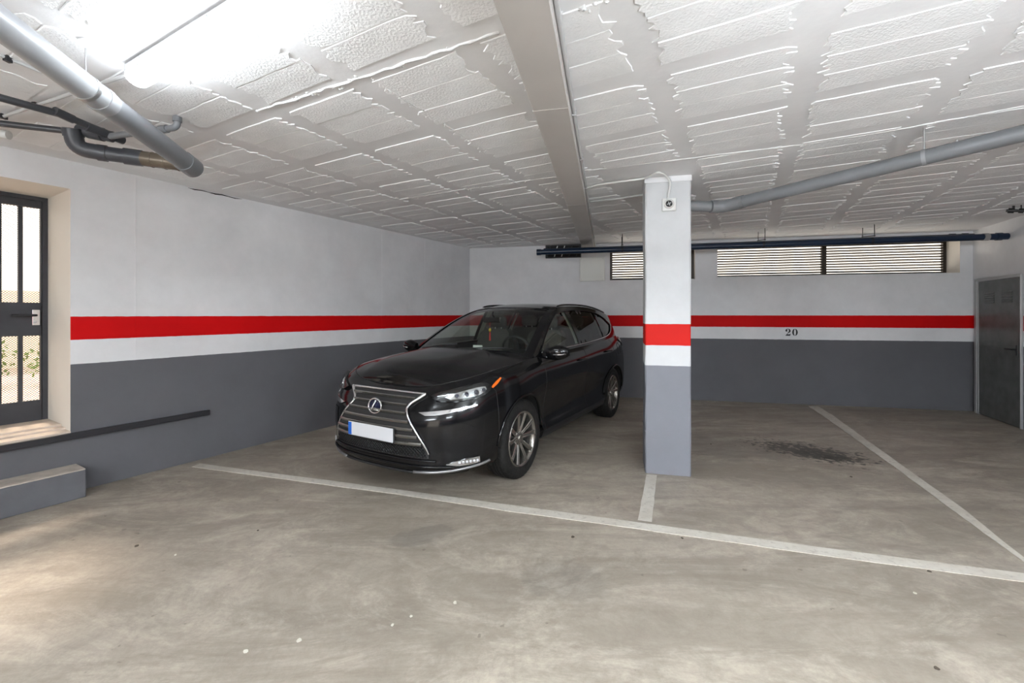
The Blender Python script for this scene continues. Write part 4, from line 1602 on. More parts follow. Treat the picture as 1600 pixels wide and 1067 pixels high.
names_ = {0: 'front_bumper', 1: 'fender', 2: 'front_door', 3: 'rear_door', 4: 'rear_quarter', 5: 'side_sill'}
mats_ = {5: 'car_trim'}
PANEL = {}
for rgn, nm in names_.items():
    v_, t_, n_ = sub(reg == rgn, V3, N3)
    vm, nm_ = v_.copy(), n_.copy()
    vm[:, 1] *= -1
    nm_[:, 1] *= -1
    if rgn == 0:       # bumper is one piece across the nose
        off = len(v_)
        PANEL[(nm, 1)] = surf_part(nm, np.concatenate([v_, vm]), np.concatenate([t_, t_[:, ::-1] + off]), 'car_paint', None, np.concatenate([n_, nm_]))
    else:
        PANEL[(nm, 1)] = surf_part(nm, v_, t_, mats_.get(rgn, 'car_paint'), None, n_)
        PANEL[(nm, -1)] = surf_part(nm, vm, t_[:, ::-1], mats_.get(rgn, 'car_paint'), None, nm_)


def on(a, z, off=0.0):
    p = P_az(np.array([a]), np.array([z]))[0]
    if off:
        p = p + N_az(np.array([a]), np.array([z]))[0] * off
    return Vector(p)


def seam(pts, s, parent, r=.0028):
    """Dark shut line drawn as a thin sunken bead between two panels."""
    rs_ = resample(pts, .04, False)
    P = [on(a, z, -.0005) for a, z in rs_]
    P = [Vector((p.x, p.y * s, p.z)) for p in P]
    cbuild(MB().tube(P, r, 6), 'shut_line', 'void_dark', parent)


for s in (1, -1):
    for k in range(5):
        seam(lines[k], s, PANEL[('front_door', s)] if k in (1, 2, 4) else PANEL[('rear_door', s)] if k == 3 else PANEL[('fender', s)])
    # wheel arch lips
    for ac, pn in ((aF, 'fender'), (aR_, 'rear_quarter')):
        pts = arch_hole(ac)[2:-2]
        P = [on(a, z, .004) for a, z in pts]
        P = [Vector((p.x, p.y * s, p.z)) for p in P]
        cbuild(MB().tube(P, .012, 8), 'arch_lip', 'car_paint', PANEL[(pn, s)])
        lin = []
        for (a, z), p in zip(pts, P):
            lin.append([p, Vector((p.x, .50 * s, p.z))])
        cbuild(MB().grid(lin), 'wheel_well', 'void_dark')

# --- hood: rows from edge to edge with a bowed rear end
S_H = int(np.argmin(np.abs(XT[-1] - 0.98) + (np.arange(len(sd_)) < 200) * 9))
rows_i = list(range(6, S_H + 1, 8)) + [S_H]
NQ = 41
qs = np.linspace(-1, 1, NQ)


def hood_pt(i, q, lift=0.0):
    f_ = i / S_H
    xe, ye, ze = XT[-1][i], YT[-1][i], ZT[-1][i]
    bow = 0.25 * f_ ** 3
    side = min(1.0, (1 - abs(q)) * ye / 0.05)
    crown = 0.082 * min(1, f_ * 1.15) ** 0.8
    z = ze + crown * (1 - abs(q) ** 2.4)
    bul = 0.014 * f_ * (1 / (1 + math.exp((abs(q) * ye - .50 + .1 * f_) / .018)))
    return Vector((xe + bow * (1 - q * q), q * ye, z + bul + lift))


hood = MB()
hood.grid([[hood_pt(i, q) for q in qs] for i in rows_i])
# close the nose end
HOOD = cbuild(hood, 'hood', 'car_paint', smooth=True)
wip = MB()
# cowl
cowl = [[hood_pt(S_H, q) + Vector((0, 0, -.004)), hood_pt(S_H, q) + Vector((-.14, 0, -.035))] for q in qs]
cbuild(MB().grid(cowl), 'cowl', 'car_trim')

# --- cabin deck (closes the lower body under the glass)
dk = []
for i in list(range(S_H, len(sd_) - 1, 20)):
    xe, ye, ze = XT[-1][i], YT[-1][i], ZT[-1][i]
    f_ = max(0, 1 - (i - S_H) / 160)
    dk.append([Vector((xe + .20 * f_ * (1 - q * q), q * (ye - .004), ze - .075)) for q in np.linspace(-1, 1, 15)])
cbuild(MB().grid(dk), 'cabin_trim', 'car_trim')
wall_ = []
for s in (1, -1):
    g_ = []
    for i in list(range(S_H, len(sd_) - 1, 20)):
        xe, ye, ze = XT[-1][i], YT[-1][i], ZT[-1][i]
        g_.append([Vector((xe, s * ye, ze)), Vector((xe, s * (ye - .004), ze - .076))])
    cbuild(MB().grid(g_), 'door_card', 'car_trim')

# --- greenhouse
xr_tab = XT[-1][80:][::-1]
yr_tab, zr_tab = YT[-1][80:][::-1], ZT[-1][80:][::-1]
o_ = np.argsort(xr_tab)
xr_tab, yr_tab, zr_tab = xr_tab[o_], yr_tab[o_], zr_tab[o_]


def y_side(x, z):
    yr, zr = np.interp(x, xr_tab, yr_tab), np.interp(x, xr_tab, zr_tab)
    h_ = np.maximum(z - zr, -.02)
    return yr - .30 * h_ - .42 * h_ ** 2


def z_ring(x):
    return float(np.interp(x, xr_tab, zr_tab))


def smooth_curve(pts, n=8):
    pts = [np.array(p, float) for p in pts]
    out = []
    for i in range(len(pts) - 1):
        p0, p1, p2, p3 = pts[max(i - 1, 0)], pts[i], pts[i + 1], pts[min(i + 2, len(pts) - 1)]
        for k in range(n):
            t = k / n
            out.append(tuple(0.5 * ((2 * p1) + (-p0 + p2) * t + (2 * p0 - 5 * p1 + 4 * p2 - p3) * t ** 2 + (-p0 + 3 * p1 - 3 * p2 + p3) * t ** 3)))
    out.append(tuple(pts[-1]))
    return out


XA = 0.98
A_LINE = smooth_curve([(XA, z_ring(XA)), (.72, 1.225), (.44, 1.385), (.18, 1.500), (.00, 1.553)])
RAIL = smooth_curve([(.00, 1.553), (-.32, 1.600), (-.85, 1.607), (-1.25, 1.580), (-1.65, 1.520), (-1.98, 1.455)])
REAR = smooth_curve([(-1.98, 1.455), (-2.10, 1.32), (-2.17, 1.20), (-2.19, z_ring(-2.19))], 4)
BELT = [(x, z_ring(x)) for x in np.linspace(-2.19, XA, 60)]
side_outer = A_LINE[:-1] + RAIL[:-1] + REAR[:-1] + BELT[:-1]
DLO = smooth_curve([(.780, 1.118), (.62, 1.222), (.42, 1.338), (.20, 1.440), (-.02, 1.508), (-.42, 1.548), (-.88, 1.548), (-1.22, 1.518), (-1.46, 1.455), (-1.66, 1.360)], 5) + smooth_curve([(-1.67, 1.330), (-1.56, 1.262), (-1.32, 1.198), (-.90, 1.160), (-.30, 1.134), (.30, 1.118), (.75, 1.106)], 5)
V, T2 = cdt(side_outer, [DLO], [], step=.035)
for s in (1, -1):
    v3 = np.stack([V[:, 0], s * y_side(V[:, 0], V[:, 1]), V[:, 1]], 1)
    surf_part('window_surround', v3, T2 if s < 0 else T2[:, ::-1], 'car_paint')


def clip_poly(poly, x0, x1):
    """Keep the part of a side outline with x0 <= x <= x1."""
    def clip(pl, f_in, cut):
        out = []
        for i in range(len(pl)):
            a, b = pl[i], pl[(i + 1) % len(pl)]
            ia, ib = f_in(a), f_in(b)
            if ia:
                out.append(a)
            if ia != ib:
                t = (cut - a[0]) / (b[0] - a[0])
                out.append((cut, a[1] + (b[1] - a[1]) * t))
        return out
    p = clip(list(poly), lambda q: q[0] >= x0, x0)
    return clip(p, lambda q: q[0] <= x1, x1)


for s in (1, -1):
    for nm, x0, x1, m in (('front_window', -.26, 2, 'side_glass'), ('rear_window', -1.16, -.36, 'rear_side_glass'), ('quarter_window', -3, -1.21, 'rear_side_glass')):
        pl = clip_poly(DLO, x0, x1)
        V, T2 = cdt(pl, step=.05)
        v3 = np.stack([V[:, 0], s * (y_side(V[:, 0], V[:, 1]) - .012), V[:, 1]], 1)
        surf_part(nm, v3, T2 if s < 0 else T2[:, ::-1], m)
    for x0, x1 in ((-.365, -.255), (-1.215, -1.155)):
        pl = clip_poly(DLO, x0, x1)
        V, T2 = cdt(pl, step=.05)
        v3 = np.stack([V[:, 0], s * (y_side(V[:, 0], V[:, 1]) - .004), V[:, 1]], 1)
        surf_part('door_pillar', v3, T2 if s < 0 else T2[:, ::-1], 'car_gloss')
        # beige inner trim of the pillar
        v4 = v3.copy()
        v4[:, 1] -= s * .05
        v4[:, 0] = v4[:, 0] * 1.0
        surf_part('pillar_trim', v4, T2, 'trim_beige')
    # bright moulding along the glass foot, dark bead round the rest
    foot = smooth_curve([(.765, 1.100), (.30, 1.112), (-.30, 1.128), (-.90, 1.154), (-1.32, 1.192), (-1.56, 1.256), (-1.682, 1.330), (-1.672, 1.362), (-1.56, 1.415)], 6)
    P = [Vector((x, s * (float(y_side(x, z)) + .004), z)) for x, z in foot]
    cbuild(MB().tube(P, .008, 8), 'window_moulding', 'chrome')
    P = [Vector((x, s * (float(y_side(x, z)) + .001), z)) for x, z in smooth_curve([(.770, 1.112), (.62, 1.224), (.42, 1.340), (.20, 1.442), (-.02, 1.510), (-.42, 1.550), (-.88, 1.550), (-1.22, 1.520), (-1.46, 1.457), (-1.63, 1.38)], 6)]
    cbuild(MB().tube(P, .006, 6), 'window_seal', 'car_gloss')
    # roof rail bead
    P = [Vector((x, s * (float(y_side(x, z)) - .02), z + .020)) for x, z in RAIL[4:-6]]
    cbuild(MB().tube(P, [.004] + [.012] * (len(P) - 2) + [.004], 8), 'roof_rail', 'car_gloss')

# windscreen: rows between the two A-pillar lines, bowed forward
def ws_pt(k, q, inn=0.0):
    x, z = A_LINE[k]
    f_ = k / (len(A_LINE) - 1)
    ye = float(y_side(x, z))
    bow = .25 * (1 - f_) + .12 * f_
    return Vector((x + bow * (1 - q * q) - inn, q * (ye - inn), z + (.066 * (1 - f_) + .038 * f_) * (1 - abs(q) ** 2.2) - inn))


NWS = len(A_LINE)
cbuild(MB().grid([[ws_pt(k, q * .93, .006) for q in np.linspace(-1, 1, 31)] for k in range(1, NWS - 1)]), 'windscreen', 'screen_glass')
for s in (1, -1):
    cbuild(MB().grid([[ws_pt(k, s * q) for q in np.linspace(.90, 1.0, 5)] for k in range(NWS)]), 'windscreen_pillar', 'car_gloss')
    # inner side of the pillar, pale trim
    cbuild(MB().grid([[ws_pt(k, s * .90, .01), ws_pt(k, s * .90, .01) + Vector((-.025, s * .035, -.01))] for k in range(2, NWS)]), 'pillar_trim', 'trim_beige')
cbuild(MB().grid([[ws_pt(k, q * .93, .004) for q in np.linspace(-1, 1, 31)] for k in (0, 1, 2)]), 'screen_base', 'car_gloss')
cbuild(MB().grid([[ws_pt(k, q * .93, .003) for q in np.linspace(-1, 1, 31)] for k in (NWS - 4, NWS - 3, NWS - 2, NWS - 1)]), 'screen_shade', 'car_gloss')

# roof
def roof_pt(k, q):
    x, z = RAIL[k]
    f_ = k / (len(RAIL) - 1)
    ye = float(y_side(x, z))
    bow = .12 * max(0, 1 - f_ * 3) - .03 * max(0, f_ * 3 - 2)
    return Vector((x + bow * (1 - q * q), q * ye, z + .038 * (1 - abs(q) ** 2.2)))


ROOF = cbuild(MB().grid([[roof_pt(k, q) for q in np.linspace(-1, 1, 31)] for k in range(len(RAIL))]), 'roof', 'car_paint')
# spoiler lip and tail glass
sp_ = len(RAIL) - 1
cbuild(MB().grid([[roof_pt(sp_, q) + Vector((dx, 0, dz)) for q in np.linspace(-.97, .97, 21)] for dx, dz in ((.10, .005), (-.02, .010), (-.10, -.012), (-.11, -.028), (-.02, -.03))]), 'spoiler', 'car_paint')


def tail_pt(k, q):
    x, z = REAR[k]
    ye = float(y_side(x, z))
    return Vector((x - .08 * (1 - q * q), q * ye, z))


cbuild(MB().grid([[tail_pt(k, q) for q in np.linspace(-1, 1, 21)] for k in range(len(REAR))]), 'tailgate_glass', 'rear_side_glass')
aer = MB()
aer.add([(-1.55, -.02, 1.555), (-1.55, .02, 1.555), (-1.72, .022, 1.54), (-1.72, -.022, 1.54), (-1.69, -.004, 1.615), (-1.69, .004, 1.615), (-1.72, .004, 1.612), (-1.72, -.004, 1.612)], [(0, 1, 5, 4), (1, 2, 6, 5), (2, 3, 7, 6), (3, 0, 4, 7), (4, 5, 6, 7)])
cbuild(aer, 'antenna_fin', 'car_gloss', ROOF, smooth=False)

# underbody
cbuild(MB().box((-2.0, -.62, .24), (1.98, .62, .60)), 'underbody', 'void_dark', smooth=False)
cbuild(MB().box((-.88, -.84, .24), (.88, .84, .34)), 'underbody', 'void_dark', smooth=False)

# --- interior
cbuild(MB().grid([[Vector((1.08 + .16 * (1 - q * q) - .50 * t, q * .70, 1.06 + .035 * math.sin(t * 3.1) - .10 * t ** 3)) for q in np.linspace(-1, 1, 13)] for t in np.linspace(0, 1, 9)]), 'dashboard', 'car_trim')


def seat(x, y, w=.25):
    b = MB()
    rows = []
    for z, xx, ww in ((.95, x + .03, w), (1.12, x, w), (1.25, x - .05, w * .92), (1.30, x - .07, w * .7)):
        rows.append((z, xx, ww))
    ring_ = []
    for z, xx, ww in rows:
        ring_.append([Vector((xx + .055, y - ww, z)), Vector((xx + .075, y, z)), Vector((xx + .055, y + ww, z)), Vector((xx - .06, y + ww, z)), Vector((xx - .06, y - ww, z)), Vector((xx + .055, y - ww, z))])
    b.grid(ring_)
    b.add(ring_[-1][:5], [(0, 1, 2, 3, 4)])
    so = cbuild(b, 'seat', 'seat_fabric', smooth=60)
    h_ = MB()
    rr_ = []
    for z, ww, dd_ in ((1.325, .10, .035), (1.35, .13, .05), (1.42, .135, .055), (1.47, .11, .04), (1.485, .06, .02)):
        rr_.append([Vector((x - .09 + dd_ * math.cos(t), y + ww * math.sin(t), z)) for t in np.linspace(0, 2 * math.pi, 15)])
    h_.grid(rr_)
    h_.add(rr_[-1][:-1], [tuple(range(14))])
    cbuild(h_, 'headrest', 'seat_fabric', so)
    cbuild(MB().tube([(x - .08, y - .05, 1.26), (x - .09, y - .05, 1.34)], .007, 8).tube([(x - .08, y + .05, 1.26), (x - .09, y + .05, 1.34)], .007, 8), 'headrest_post', 'steel', so)


for y in (.38, -.38):
    seat(-.16, y)
    seat(-1.05, y, .28)
# steering wheel on the left
C_ = Vector((.54, .38, 1.085))
ax = Vector((-.88, 0, .42)).normalized()
t1 = Vector((0, 1, 0))
t2 = ax.cross(t1)
sw = cbuild(MB().tube([C_ + t1 * (.185 * math.cos(t)) + t2 * (.185 * math.sin(t)) for t in np.linspace(0, 2 * math.pi, 33)[:-1]], .015, 8, closed=True), 'steering_wheel', 'car_trim')
cbuild(MB().bar(C_ - t1 * .18, C_ + t1 * .18, .05, .025, ax).bar(C_, C_ - t2 * .18, .05, .025, ax), 'spoke', 'car_trim', sw, smooth=False)
# rear view mirror with a hanging red tassel
mr = cbuild(MB().box((.47, -.12, 1.400), (.495, .12, 1.465)), 'cabin_mirror', 'car_gloss', smooth=False, bevel=.01)
cbuild(MB().tube([(.485, 0, 1.46), (.46, 0, 1.53)], .01, 8), 'stalk', 'car_trim', mr)
cbuild(MB().tube([(.50, -.02, 1.400), (.50, -.02, 1.33)], .002, 6), 'cord', 'ornament_red', mr)
cbuild(MB().lathe([(.001, .0), (.014, .01), (.016, .03), (.008, .045), (.001, .05)], 10, Matrix.Translation((.50, -.02, 1.29))), 'bead', 'ornament_yellow', mr)
cbuild(MB().lathe([(.012, -.10), (.010, -.05), (.006, 0), (.001, .004)], 10, Matrix.Translation((.50, -.02, 1.288))), 'tassel', 'ornament_red', mr)

# --- wheels
TR, RR, TW = .360, .243, .112     # tyre radius, rim radius, half width
prof = [(RR + .004, -.095), (RR + .02, -.105), (.29, -.114), (.325, -.112), (.346, -.100)]
tread = [(.352, -.092), (.358, -.080), (.360, -.062), (.360, -.060), (.353, -.058), (.353, -.050), (.360, -.048), (.361, -.020), (.353, -.018), (.353, -.010), (.361, -.008), (.361, .008), (.353, .010), (.353, .018), (.361, .020), (.360, .048), (.353, .050), (.353, .058), (.360, .060), (.360, .062), (.358, .080), (.352, .092)]
prof2 = [(.346, .100), (.325, .112), (.300, .1145), (.29, .1135), (.27, .1125), (RR + .02, .106), (RR + .004, .095)]
full = prof + tread + prof2


def make_tyre():
    n = 132
    vs, fs = [], []
    m = len(full)
    for k in range(n):
        a = 2 * math.pi * k / n
        for r_, h_ in full:
            rr_ = r_
            if abs(h_) > .061 and r_ > .345 and k % 3 == 0:
                rr_ = r_ - .006
            vs.append((rr_ * math.cos(a), h_, rr_ * math.sin(a)))
    for k in range(n):
        k2 = (k + 1) % n
        for i in range(m - 1):
            fs.append((k * m + i, k * m + i + 1, k2 * m + i + 1, k2 * m + i))
    return MB().add(vs, fs)


def make_rim():
    b = MB()
    # barrel and lip (axis along +y = outer side)
    pr = [(RR + .002, .092), (RR + .010, .102), (RR + .002, .108), (RR - .010, .102), (RR - .018, .085), (RR - .022, .03), (RR - .028, -.09)]
    M_ = Matrix.Rotation(R(-90), 4, 'X')
    b.lathe(pr, 72, M_)
    return b


def make_spoke():
    """One slim spoke pointing up; ten stand in five pairs."""
    r0, r1 = .048, RR - .010
    rows_ = []
    for t in np.linspace(0, 1, 6):
        r_ = r0 + (r1 - r0) * t
        wv_ = .0175 + .006 * t * t
        ys = .078 + .026 * t - .012 * (1 - t) ** 2
        rows_.append([Vector((lx * wv_, ys + ly, r_)) for (lx, ly) in ((-1, -.035), (-1, -.006), (-.62, .0), (-.25, -.005), (.25, -.005), (.62, 0.0), (1, -.006), (1, -.035))])
    me = MB().grid(rows_).mesh('spoke', smooth=35, fix=False)
    me.materials.append(MATS['alloy'])
    return me


SPOKE = make_spoke()


def make_hub():
    b = MB()
    M_ = Matrix.Rotation(R(-90), 4, 'X')
    b.lathe([(.001, .086), (.030, .085), (.034, .080), (.036, .070), (.060, .066), (.074, .055), (.076, .02)], 40, M_)
    return b


def lug(a):
    M_ = Matrix.Translation((.055 * math.cos(a), .060, .055 * math.sin(a))) @ Matrix.Rotation(R(-90), 4, 'X')
    return MB().lathe([(.001, .016), (.006, .016), (.009, .010), (.009, -.01)], 6, M_)


for (ax_x, s) in ((FA, 1), (RA, 1), (FA, -1), (RA, -1)):
    e = empty('wheel', (ax_x * KX, s * .790, TR + .001))
    e.parent = CAR
    if s < 0:
        e.rotation_euler = (0, 0, math.pi)
    make_tyre().build('tyre', 'tyre_rubber', e, smooth=35)
    make_rim().build('rim', 'alloy', e, smooth=40)
    for pair in range(5):
        for off in (-15.5, 15.5):
            so = link('spoke', SPOKE, e)
            so.rotation_euler = (0, R(72 * pair + off), 0)
    make_hub().build('hub', 'alloy', e, smooth=40)
    for k in range(5):
        lug(R(90 + 72 * k)).build('lug_nut', 'dark_chrome', e, smooth=30)
    MB().lathe([(.001, .02), (.165, .02), (.165, .0), (.08, .0)], 40, Matrix.Rotation(R(-90), 4, 'X')).build('brake_disc', 'brake_disc', e, smooth=30)
    MB().lathe([(RR - .03, -.08), (.02, -.09)], 32, Matrix.Rotation(R(-90), 4, 'X')).build('rim_back', 'void_dark', e)
# ------------------------------------------------------------------ car: nose, lamps, trim
mat('slat_grey', (0.24, 0.228, 0.215), 0.26, metal=0.85)
mat('lip_silver', (0.30, 0.30, 0.31), 0.28, metal=0.8)
BUMPER = PANEL[('front_bumper', 1)]


def strip_on(pts, r, off, name, m, parent, n=8, mirror=None):
    P = [on(a, z, off) for a, z in pts]
    if mirror:
        P = [Vector((p.x, -p.y, p.z)) for p in P]
    return cbuild(MB().tube(P, r, n), name, m, parent)


def patch_on(poly, off, name, m, parent, s=1, step=.03, thick=0.0):
    """Panel that follows the body surface inside an (arc, height) outline, with turned-in rim."""
    V, T2 = cdt(poly, step=step)
    P = P_az(V[:, 0], V[:, 1]) + N_az(V[:, 0], V[:, 1]) * off
    N = N_az(V[:, 0], V[:, 1])
    if s < 0:
        P[:, 1] *= -1
        N[:, 1] *= -1
        T2 = T2[:, ::-1]
    o = surf_part(name, P, T2, m, parent, N)
    return o


def rim_on(poly, lo, hi, name, m, parent, s=1):
    pl = resample(poly, .03)
    g_ = []
    for a, z in pl + [pl[0]]:
        p, q = on(a, z, lo), on(a, z, hi)
        if s < 0:
            p.y, q.y = -p.y, -q.y
        g_.append([p, q])
    return cbuild(MB().grid(g_), name, m, parent, smooth=False)


# spindle grille
GW = [(.365, .545), (.42, .540), (.50, .495), (.60, .425), (.70, .345), (.735, .325), (.770, .340), (.81, .405), (.842, .470)]
gw = lambda z: float(np.interp(z, [g[0] for g in GW], [g[1] for g in GW]))
right_edge = [(g[1], g[0]) for g in GW]
outline = [(-a, z) for a, z in right_edge] + right_edge[::-1]
GR = patch_on(outline, .004, 'grille', 'void_dark', None, step=.05)
for z in (.805, .752, .698, .644, .590, .536, .484):
    w = gw(z) - .012
    al = np.linspace(-w, w, 33)
    lo, mi_, hi = [], [], []
    rows_ = []
    for a in al:
        n_ = Vector(N_az(np.array([a]), np.array([z]))[0])
        p = on(a, z, .004)
        up = Vector((0, 0, 1))
        rows_.append([p + up * .012, p + n_ * .018 + up * .011, p + n_ * .027 + up * .001, p + n_ * .022 - up * .012, p - up * .017])
    cbuild(MB().grid(rows_), 'slat', 'slat_grey', GR, smooth=40)
# lower honeycomb
hc = MB()
z0, z1 = .372, .462
sp = .030
for sg in (1, -1):
    for k in range(-24, 25):
        a0_ = k * sp
        pts = []
        for t in np.linspace(0, 1, 5):
            a, z = a0_ + sg * (t - .5) * .09, z0 + (z1 - z0) * t
            if abs(a) < gw(z) - .015:
                pts.append((a, z))
        if len(pts) >= 2:
            hc.tube([on(a, z, .010) for a, z in pts], .0042, 5)
tag(cbuild(hc, 'honeycomb', 'car_gloss', GR, fix=False), kind='stuff')
# chrome frame: broad shoulders, slim legs, top bar
top_pts = [(a, .844) for a in np.linspace(-.470, .470, 25)]
strip_on(top_pts, .0115, .010, 'chrome_frame', 'chrome', GR)
for s in (1, -1):
    sh = smooth_curve([(.470, .844), (.412, .812), (.345, .770), (.323, .735)], 6)
    strip_on(sh, [.015 - .004 * i / len(sh) for i in range(len(sh))], .012, 'chrome_frame', 'chrome', GR, mirror=(s < 0))
    lg = smooth_curve([(.323, .735), (.345, .700), (.425, .600), (.495, .500), (.535, .430), (.545, .400)], 6)
    strip_on(lg, [.011 - .005 * i / len(lg) for i in range(len(lg))], .012, 'chrome_frame', 'chrome', GR, mirror=(s < 0))
# emblem: chrome oval ring, dark disc, slanted letter
pe = on(0, .716, .034)
nrm = Vector((1, 0, .10)).normalized()
uy = Vector((0, 1, 0))
uz = nrm.cross(uy)
uz = uz if uz.z > 0 else -uz
em = cbuild(MB().tube([pe + uy * (.074 * math.cos(t)) + uz * (.060 * math.sin(t)) for t in np.linspace(0, 2 * math.pi, 41)[:-1]], .0075, 8, closed=True), 'emblem', 'chrome')
vs = [pe - nrm * .004] + [pe - nrm * .012 + uy * (.072 * math.cos(t)) + uz * (.058 * math.sin(t)) for t in np.linspace(0, 2 * math.pi, 33)[:-1]]
cbuild(MB().add(vs, [(0, i + 1, (i + 1) % 32 + 1) for i in range(32)]), 'emblem_disc', 'emblem_blue', em)
q = lambda a, b: pe + uy * a + uz * b + nrm * .003
cbuild(MB().tube([q(.012, .048), q(-.030, -.026), q(-.034, -.034)], .0075, 6).tube([q(-.036, -.032), q(.052, -.032)], .0065, 6), 'emblem_letter', 'chrome', em)
# number plate
pp = on(0, .535, .030)
PLm = Matrix.Translation((pp.x, 0, .535))
pl = cbuild(MB().box((-.004, -.260, -.056), (.006, .260, .056), PLm), 'number_plate', 'plate_white', smooth=False, bevel=.004)
cbuild(MB().box((.0055, -.257, -.052), (.0075, -.218, .052), PLm), 'plate_band', 'plate_blue', pl, smooth=False)
cbuild(MB().box((-.012, -.268, -.064), (-.003, .268, .064), PLm), 'plate_holder', 'black_plastic', pl, smooth=False, bevel=.003)
cbuild(MB().box((-.06, -.20, -.05), (-.008, .20, .05), PLm), 'plate_mount', 'black_plastic', pl, smooth=False)

for s in (1, -1):
    # headlamp
    HLo = smooth_curve([(0.525, 0.834), (0.625, 0.860), (0.813, 0.900), (0.985, 0.926), (1.045, 0.924)], 4) + [(1.090, 0.902)] + smooth_curve([(1.065, 0.868), (0.965, 0.826), (0.825, 0.808), (0.695, 0.800), (0.575, 0.806)], 4)
    hl = patch_on(HLo, .003, 'headlamp', 'car_gloss', None, s)
    inner = smooth_curve([(0.670, 0.833), (0.795, 0.870), (0.955, 0.900), (1.035, 0.904)], 4) + smooth_curve([(1.045, 0.883), (0.965, 0.844), (0.825, 0.824), (0.715, 0.816)], 4)
    patch_on(inner, .007, 'reflector', 'lamp_reflector', hl, s, step=.02)
    for a, z, r in ((.775, .840, .018), (.855, .852, .021), (.940, .864, .024), (1.007, .876, .019)):
        p, n_ = on(a, z, .012), Vector(N_az(np.array([a]), np.array([z]))[0])
        if s < 0:
            p.y, n_.y = -p.y, -n_.y
        M_ = Matrix.Translation(p) @ n_.to_track_quat('Z', 'Y').to_matrix().to_4x4()
        cbuild(MB().lathe([(r * 1.15, -.006), (r * 1.1, .004), (r * .9, .005)], 18, M_), 'lens_ring', 'chrome', hl)
        cbuild(MB().lathe([(r * .9, .003), (r * .6, .008), (.001, .010)], 18, M_), 'lens', 'emblem_blue', hl)
    patch_on(HLo, .026, 'lamp_cover', 'lamp_glass', hl, s)
    rim_on(HLo, .000, .026, 'lamp_rim', 'car_gloss', hl, s)
    # daytime light: slim arrow below the lamp
    dl = smooth_curve([(.445, .716), (.580, .730), (.720, .746), (.940, .776)], 5) + smooth_curve([(.940, .764), (.720, .722), (.610, .703), (.510, .696)], 5)
    d_o = patch_on(dl, .010, 'running_light', 'lamp_reflector', None, s, step=.02)
    rim_on(dl, .0, .010, 'light_rim', 'chrome', d_o, s)
    # amber marker
    am = [(1.090, 0.897), (1.150, 0.932), (1.220, 0.960), (1.230, 0.952), (1.160, 0.910), (1.105, 0.885)]
    patch_on(am, .008, 'side_marker', 'amber', None, s, step=.02)
    # dark bumper cheek
    ck = smooth_curve([(0.550, 0.660), (0.730, 0.655), (0.890, 0.610), (0.960, 0.560), (0.975, 0.420), (0.950, 0.375)], 4) + smooth_curve([(0.830, 0.372), (0.670, 0.372), (0.570, 0.400), (0.520, 0.470)], 4)
    patch_on(ck, .004, 'bumper_cheek', 'car_gloss', BUMPER, s)
    # fog lamp
    fg = [(0.680, 0.322), (0.775, 0.345), (0.875, 0.358), (0.950, 0.362), (0.960, 0.315), (0.875, 0.308), (0.775, 0.306)]
    fo = patch_on(fg, .010, 'fog_lamp', 'lamp_reflector', None, s, step=.02)
    rim_on(fg, -.002, .010, 'fog_rim', 'chrome', fo, s)
    for a in np.linspace(.785, .935, 6):
        p, n_ = on(a, .333, .014), Vector(N_az(np.array([a]), np.array([.333]))[0])
        if s < 0:
            p.y, n_.y = -p.y, -n_.y
        M_ = Matrix.Translation(p) @ n_.to_track_quat('Z', 'Y').to_matrix().to_4x4()
        cbuild(MB().lathe([(.011, -.004), (.009, .004), (.001, .006)], 10, M_), 'led', 'plate_white', fo)
    # silver lip, corner sweep
    strip_on(smooth_curve([(.40, .247), (.60, .258), (.80, .276), (.98, .292), (1.06, .305)], 6), .012, .004, 'lip_trim', 'lip_silver', BUMPER, mirror=(s < 0))
    # hood shut line
    P = [Vector((XT[-1][i], s * YT[-1][i], ZT[-1][i] + .001)) for i in range(40, S_H + 1, 12)]
    cbuild(MB().tube(P, .0035, 6), 'shut_line', 'void_dark', HOOD)
    # door mirror
    mpos = Vector((.800, s * 1.000, 1.105))
    rr_ = []
    for t in np.linspace(0, 1, 11):           # from inboard to outboard
        y = -.115 + .225 * t
        k = (math.sin(math.pi * min(1, max(0, .10 + .84 * t)))) ** .45
        ring_ = []
        for th in np.linspace(0, 2 * math.pi, 17):
            cx2, cz2 = math.cos(th), math.sin(th)
            ex = .070 * k * (abs(cx2) ** .7) * (1 if cx2 > 0 else -.45)
            ez = .074 * k * (abs(cz2) ** .75) * (1 if cz2 > 0 else -1)
            ring_.append(mpos + Vector((ex - .03 * t, s * y, ez + .012 * t)))
        rr_.append(ring_)
    b_ = MB().grid(rr_, flip=(s < 0))
    b_.add(rr_[0][:-1], [tuple(range(16))])
    b_.add(rr_[-1][:-1], [tuple(range(16))[::-1]])
    mo = cbuild(b_, 'door_mirror', 'car_paint', smooth=50)
    cbuild(MB().tube([(.83, s * .80, 1.075), (.81, s * .90, 1.062), (.795, s * .95, 1.055)], [.020, .022, .02], 8), 'mirror_arm', 'car_gloss', mo)
    cbuild(MB().tube([mpos + Vector((.068, -s * .02, -.012)), mpos + Vector((.050, s * .055, -.008)), mpos + Vector((.015, s * .095, 0))], .007, 6), 'turn_signal', 'chrome', mo)
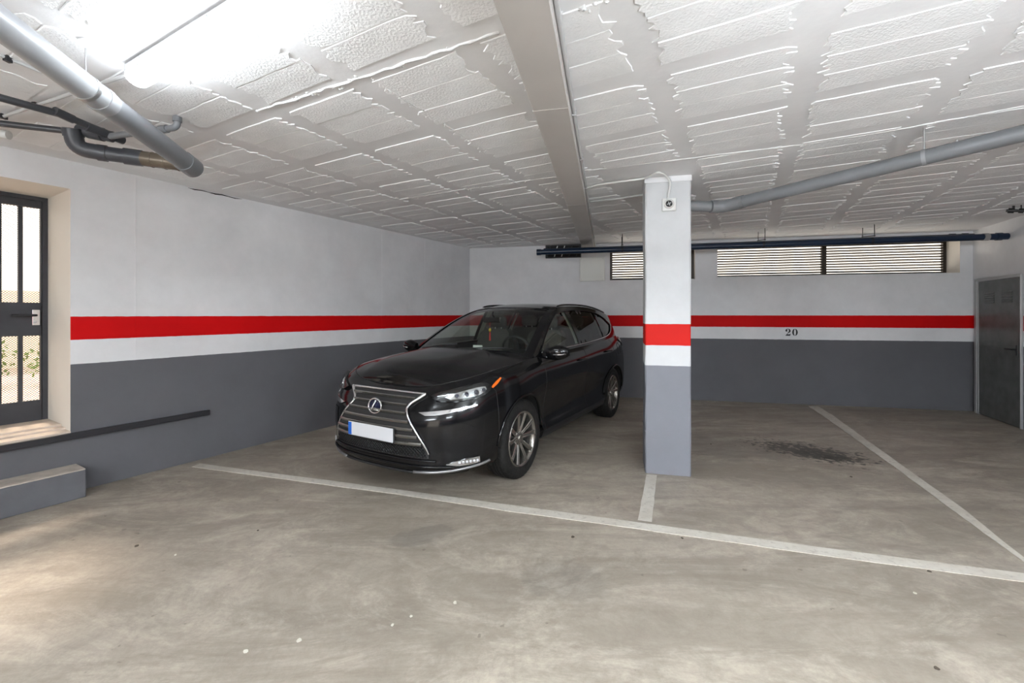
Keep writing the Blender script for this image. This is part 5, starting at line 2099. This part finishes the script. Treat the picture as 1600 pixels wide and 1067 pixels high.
    cbuild(MB().add([(.80, s * .822, 1.085), (.80, s * .822, 1.10), (.64, s * .815, 1.20), (.60, s * .825, 1.095)], [(0, 1, 2, 3)]), 'sail_panel', 'car_gloss', mo)
    # door handles
    for x in (-.14, -1.08):
        a = a_of_x(x)
        z = .955 + (.03 if x < -1 else 0)
        P = [on(a - .11, z, .000), on(a - .10, z, .026), on(a, z + .004, .034), on(a + .09, z, .028), on(a + .105, z, .0)]
        P = [Vector((p.x, p.y * s, p.z)) for p in P]
        cbuild(MB().tube(bent(P, .03, 4), .011, 8), 'handle', 'car_gloss', PANEL[('front_door' if x > -1 else 'rear_door', s)])
    # tail lamp
    tl = [(a_of_x(-1.72), 1.112), (a_of_x(-1.86), 1.128), (a_of_x(-2.04), 1.135), (a_of_x(-2.10) + .12, 1.120), (a_of_x(-2.10) + .14, 1.03), (a_of_x(-2.06), .985), (a_of_x(-1.92), 1.045)]
    tlo = patch_on(tl, .014, 'tail_lamp', 'tail_red', None, s)
    rim_on(tl, .0, .014, 'lamp_rim', 'car_gloss', tlo, s)
# fuel flap on the left rear quarter
ac, zc = a_of_x(-1.60), .985
strip_on([(ac + .085 * math.cos(t), zc + .085 * math.sin(t)) for t in np.linspace(0, 2 * math.pi, 25)], .003, .001, 'fuel_flap', 'void_dark', PANEL[('rear_quarter', 1)])
# lower lip across the nose
strip_on([(a, .300) for a in np.linspace(-.78, .78, 41)], .010, .006, 'lip_edge', 'car_gloss', BUMPER)
strip_on([(a, .345) for a in np.linspace(-.60, .60, 31)], .010, .006, 'lip_edge', 'car_gloss', BUMPER)
strip_on([(a, .243) for a in np.linspace(-.40, .40, 25)], .010, .004, 'lip_trim', 'car_trim', BUMPER)
# wipers
for y0, y1 in ((.10, .58), (-.50, .00)):
    P = [ws_pt(1, y0 / .8) + Vector((.02, 0, .012)), ws_pt(2, (y0 + y1) / 1.6) + Vector((.016, 0, .014)), ws_pt(3, y1 / .8) + Vector((.010, 0, .014))]
    cbuild(MB().tube(P, .008, 6), 'wiper', 'black_plastic')
# parking card on the dash
cbuild(MB().box((.93, .05, 1.10), (.935, .17, 1.165)), 'dash_card', 'white_plastic', smooth=False)
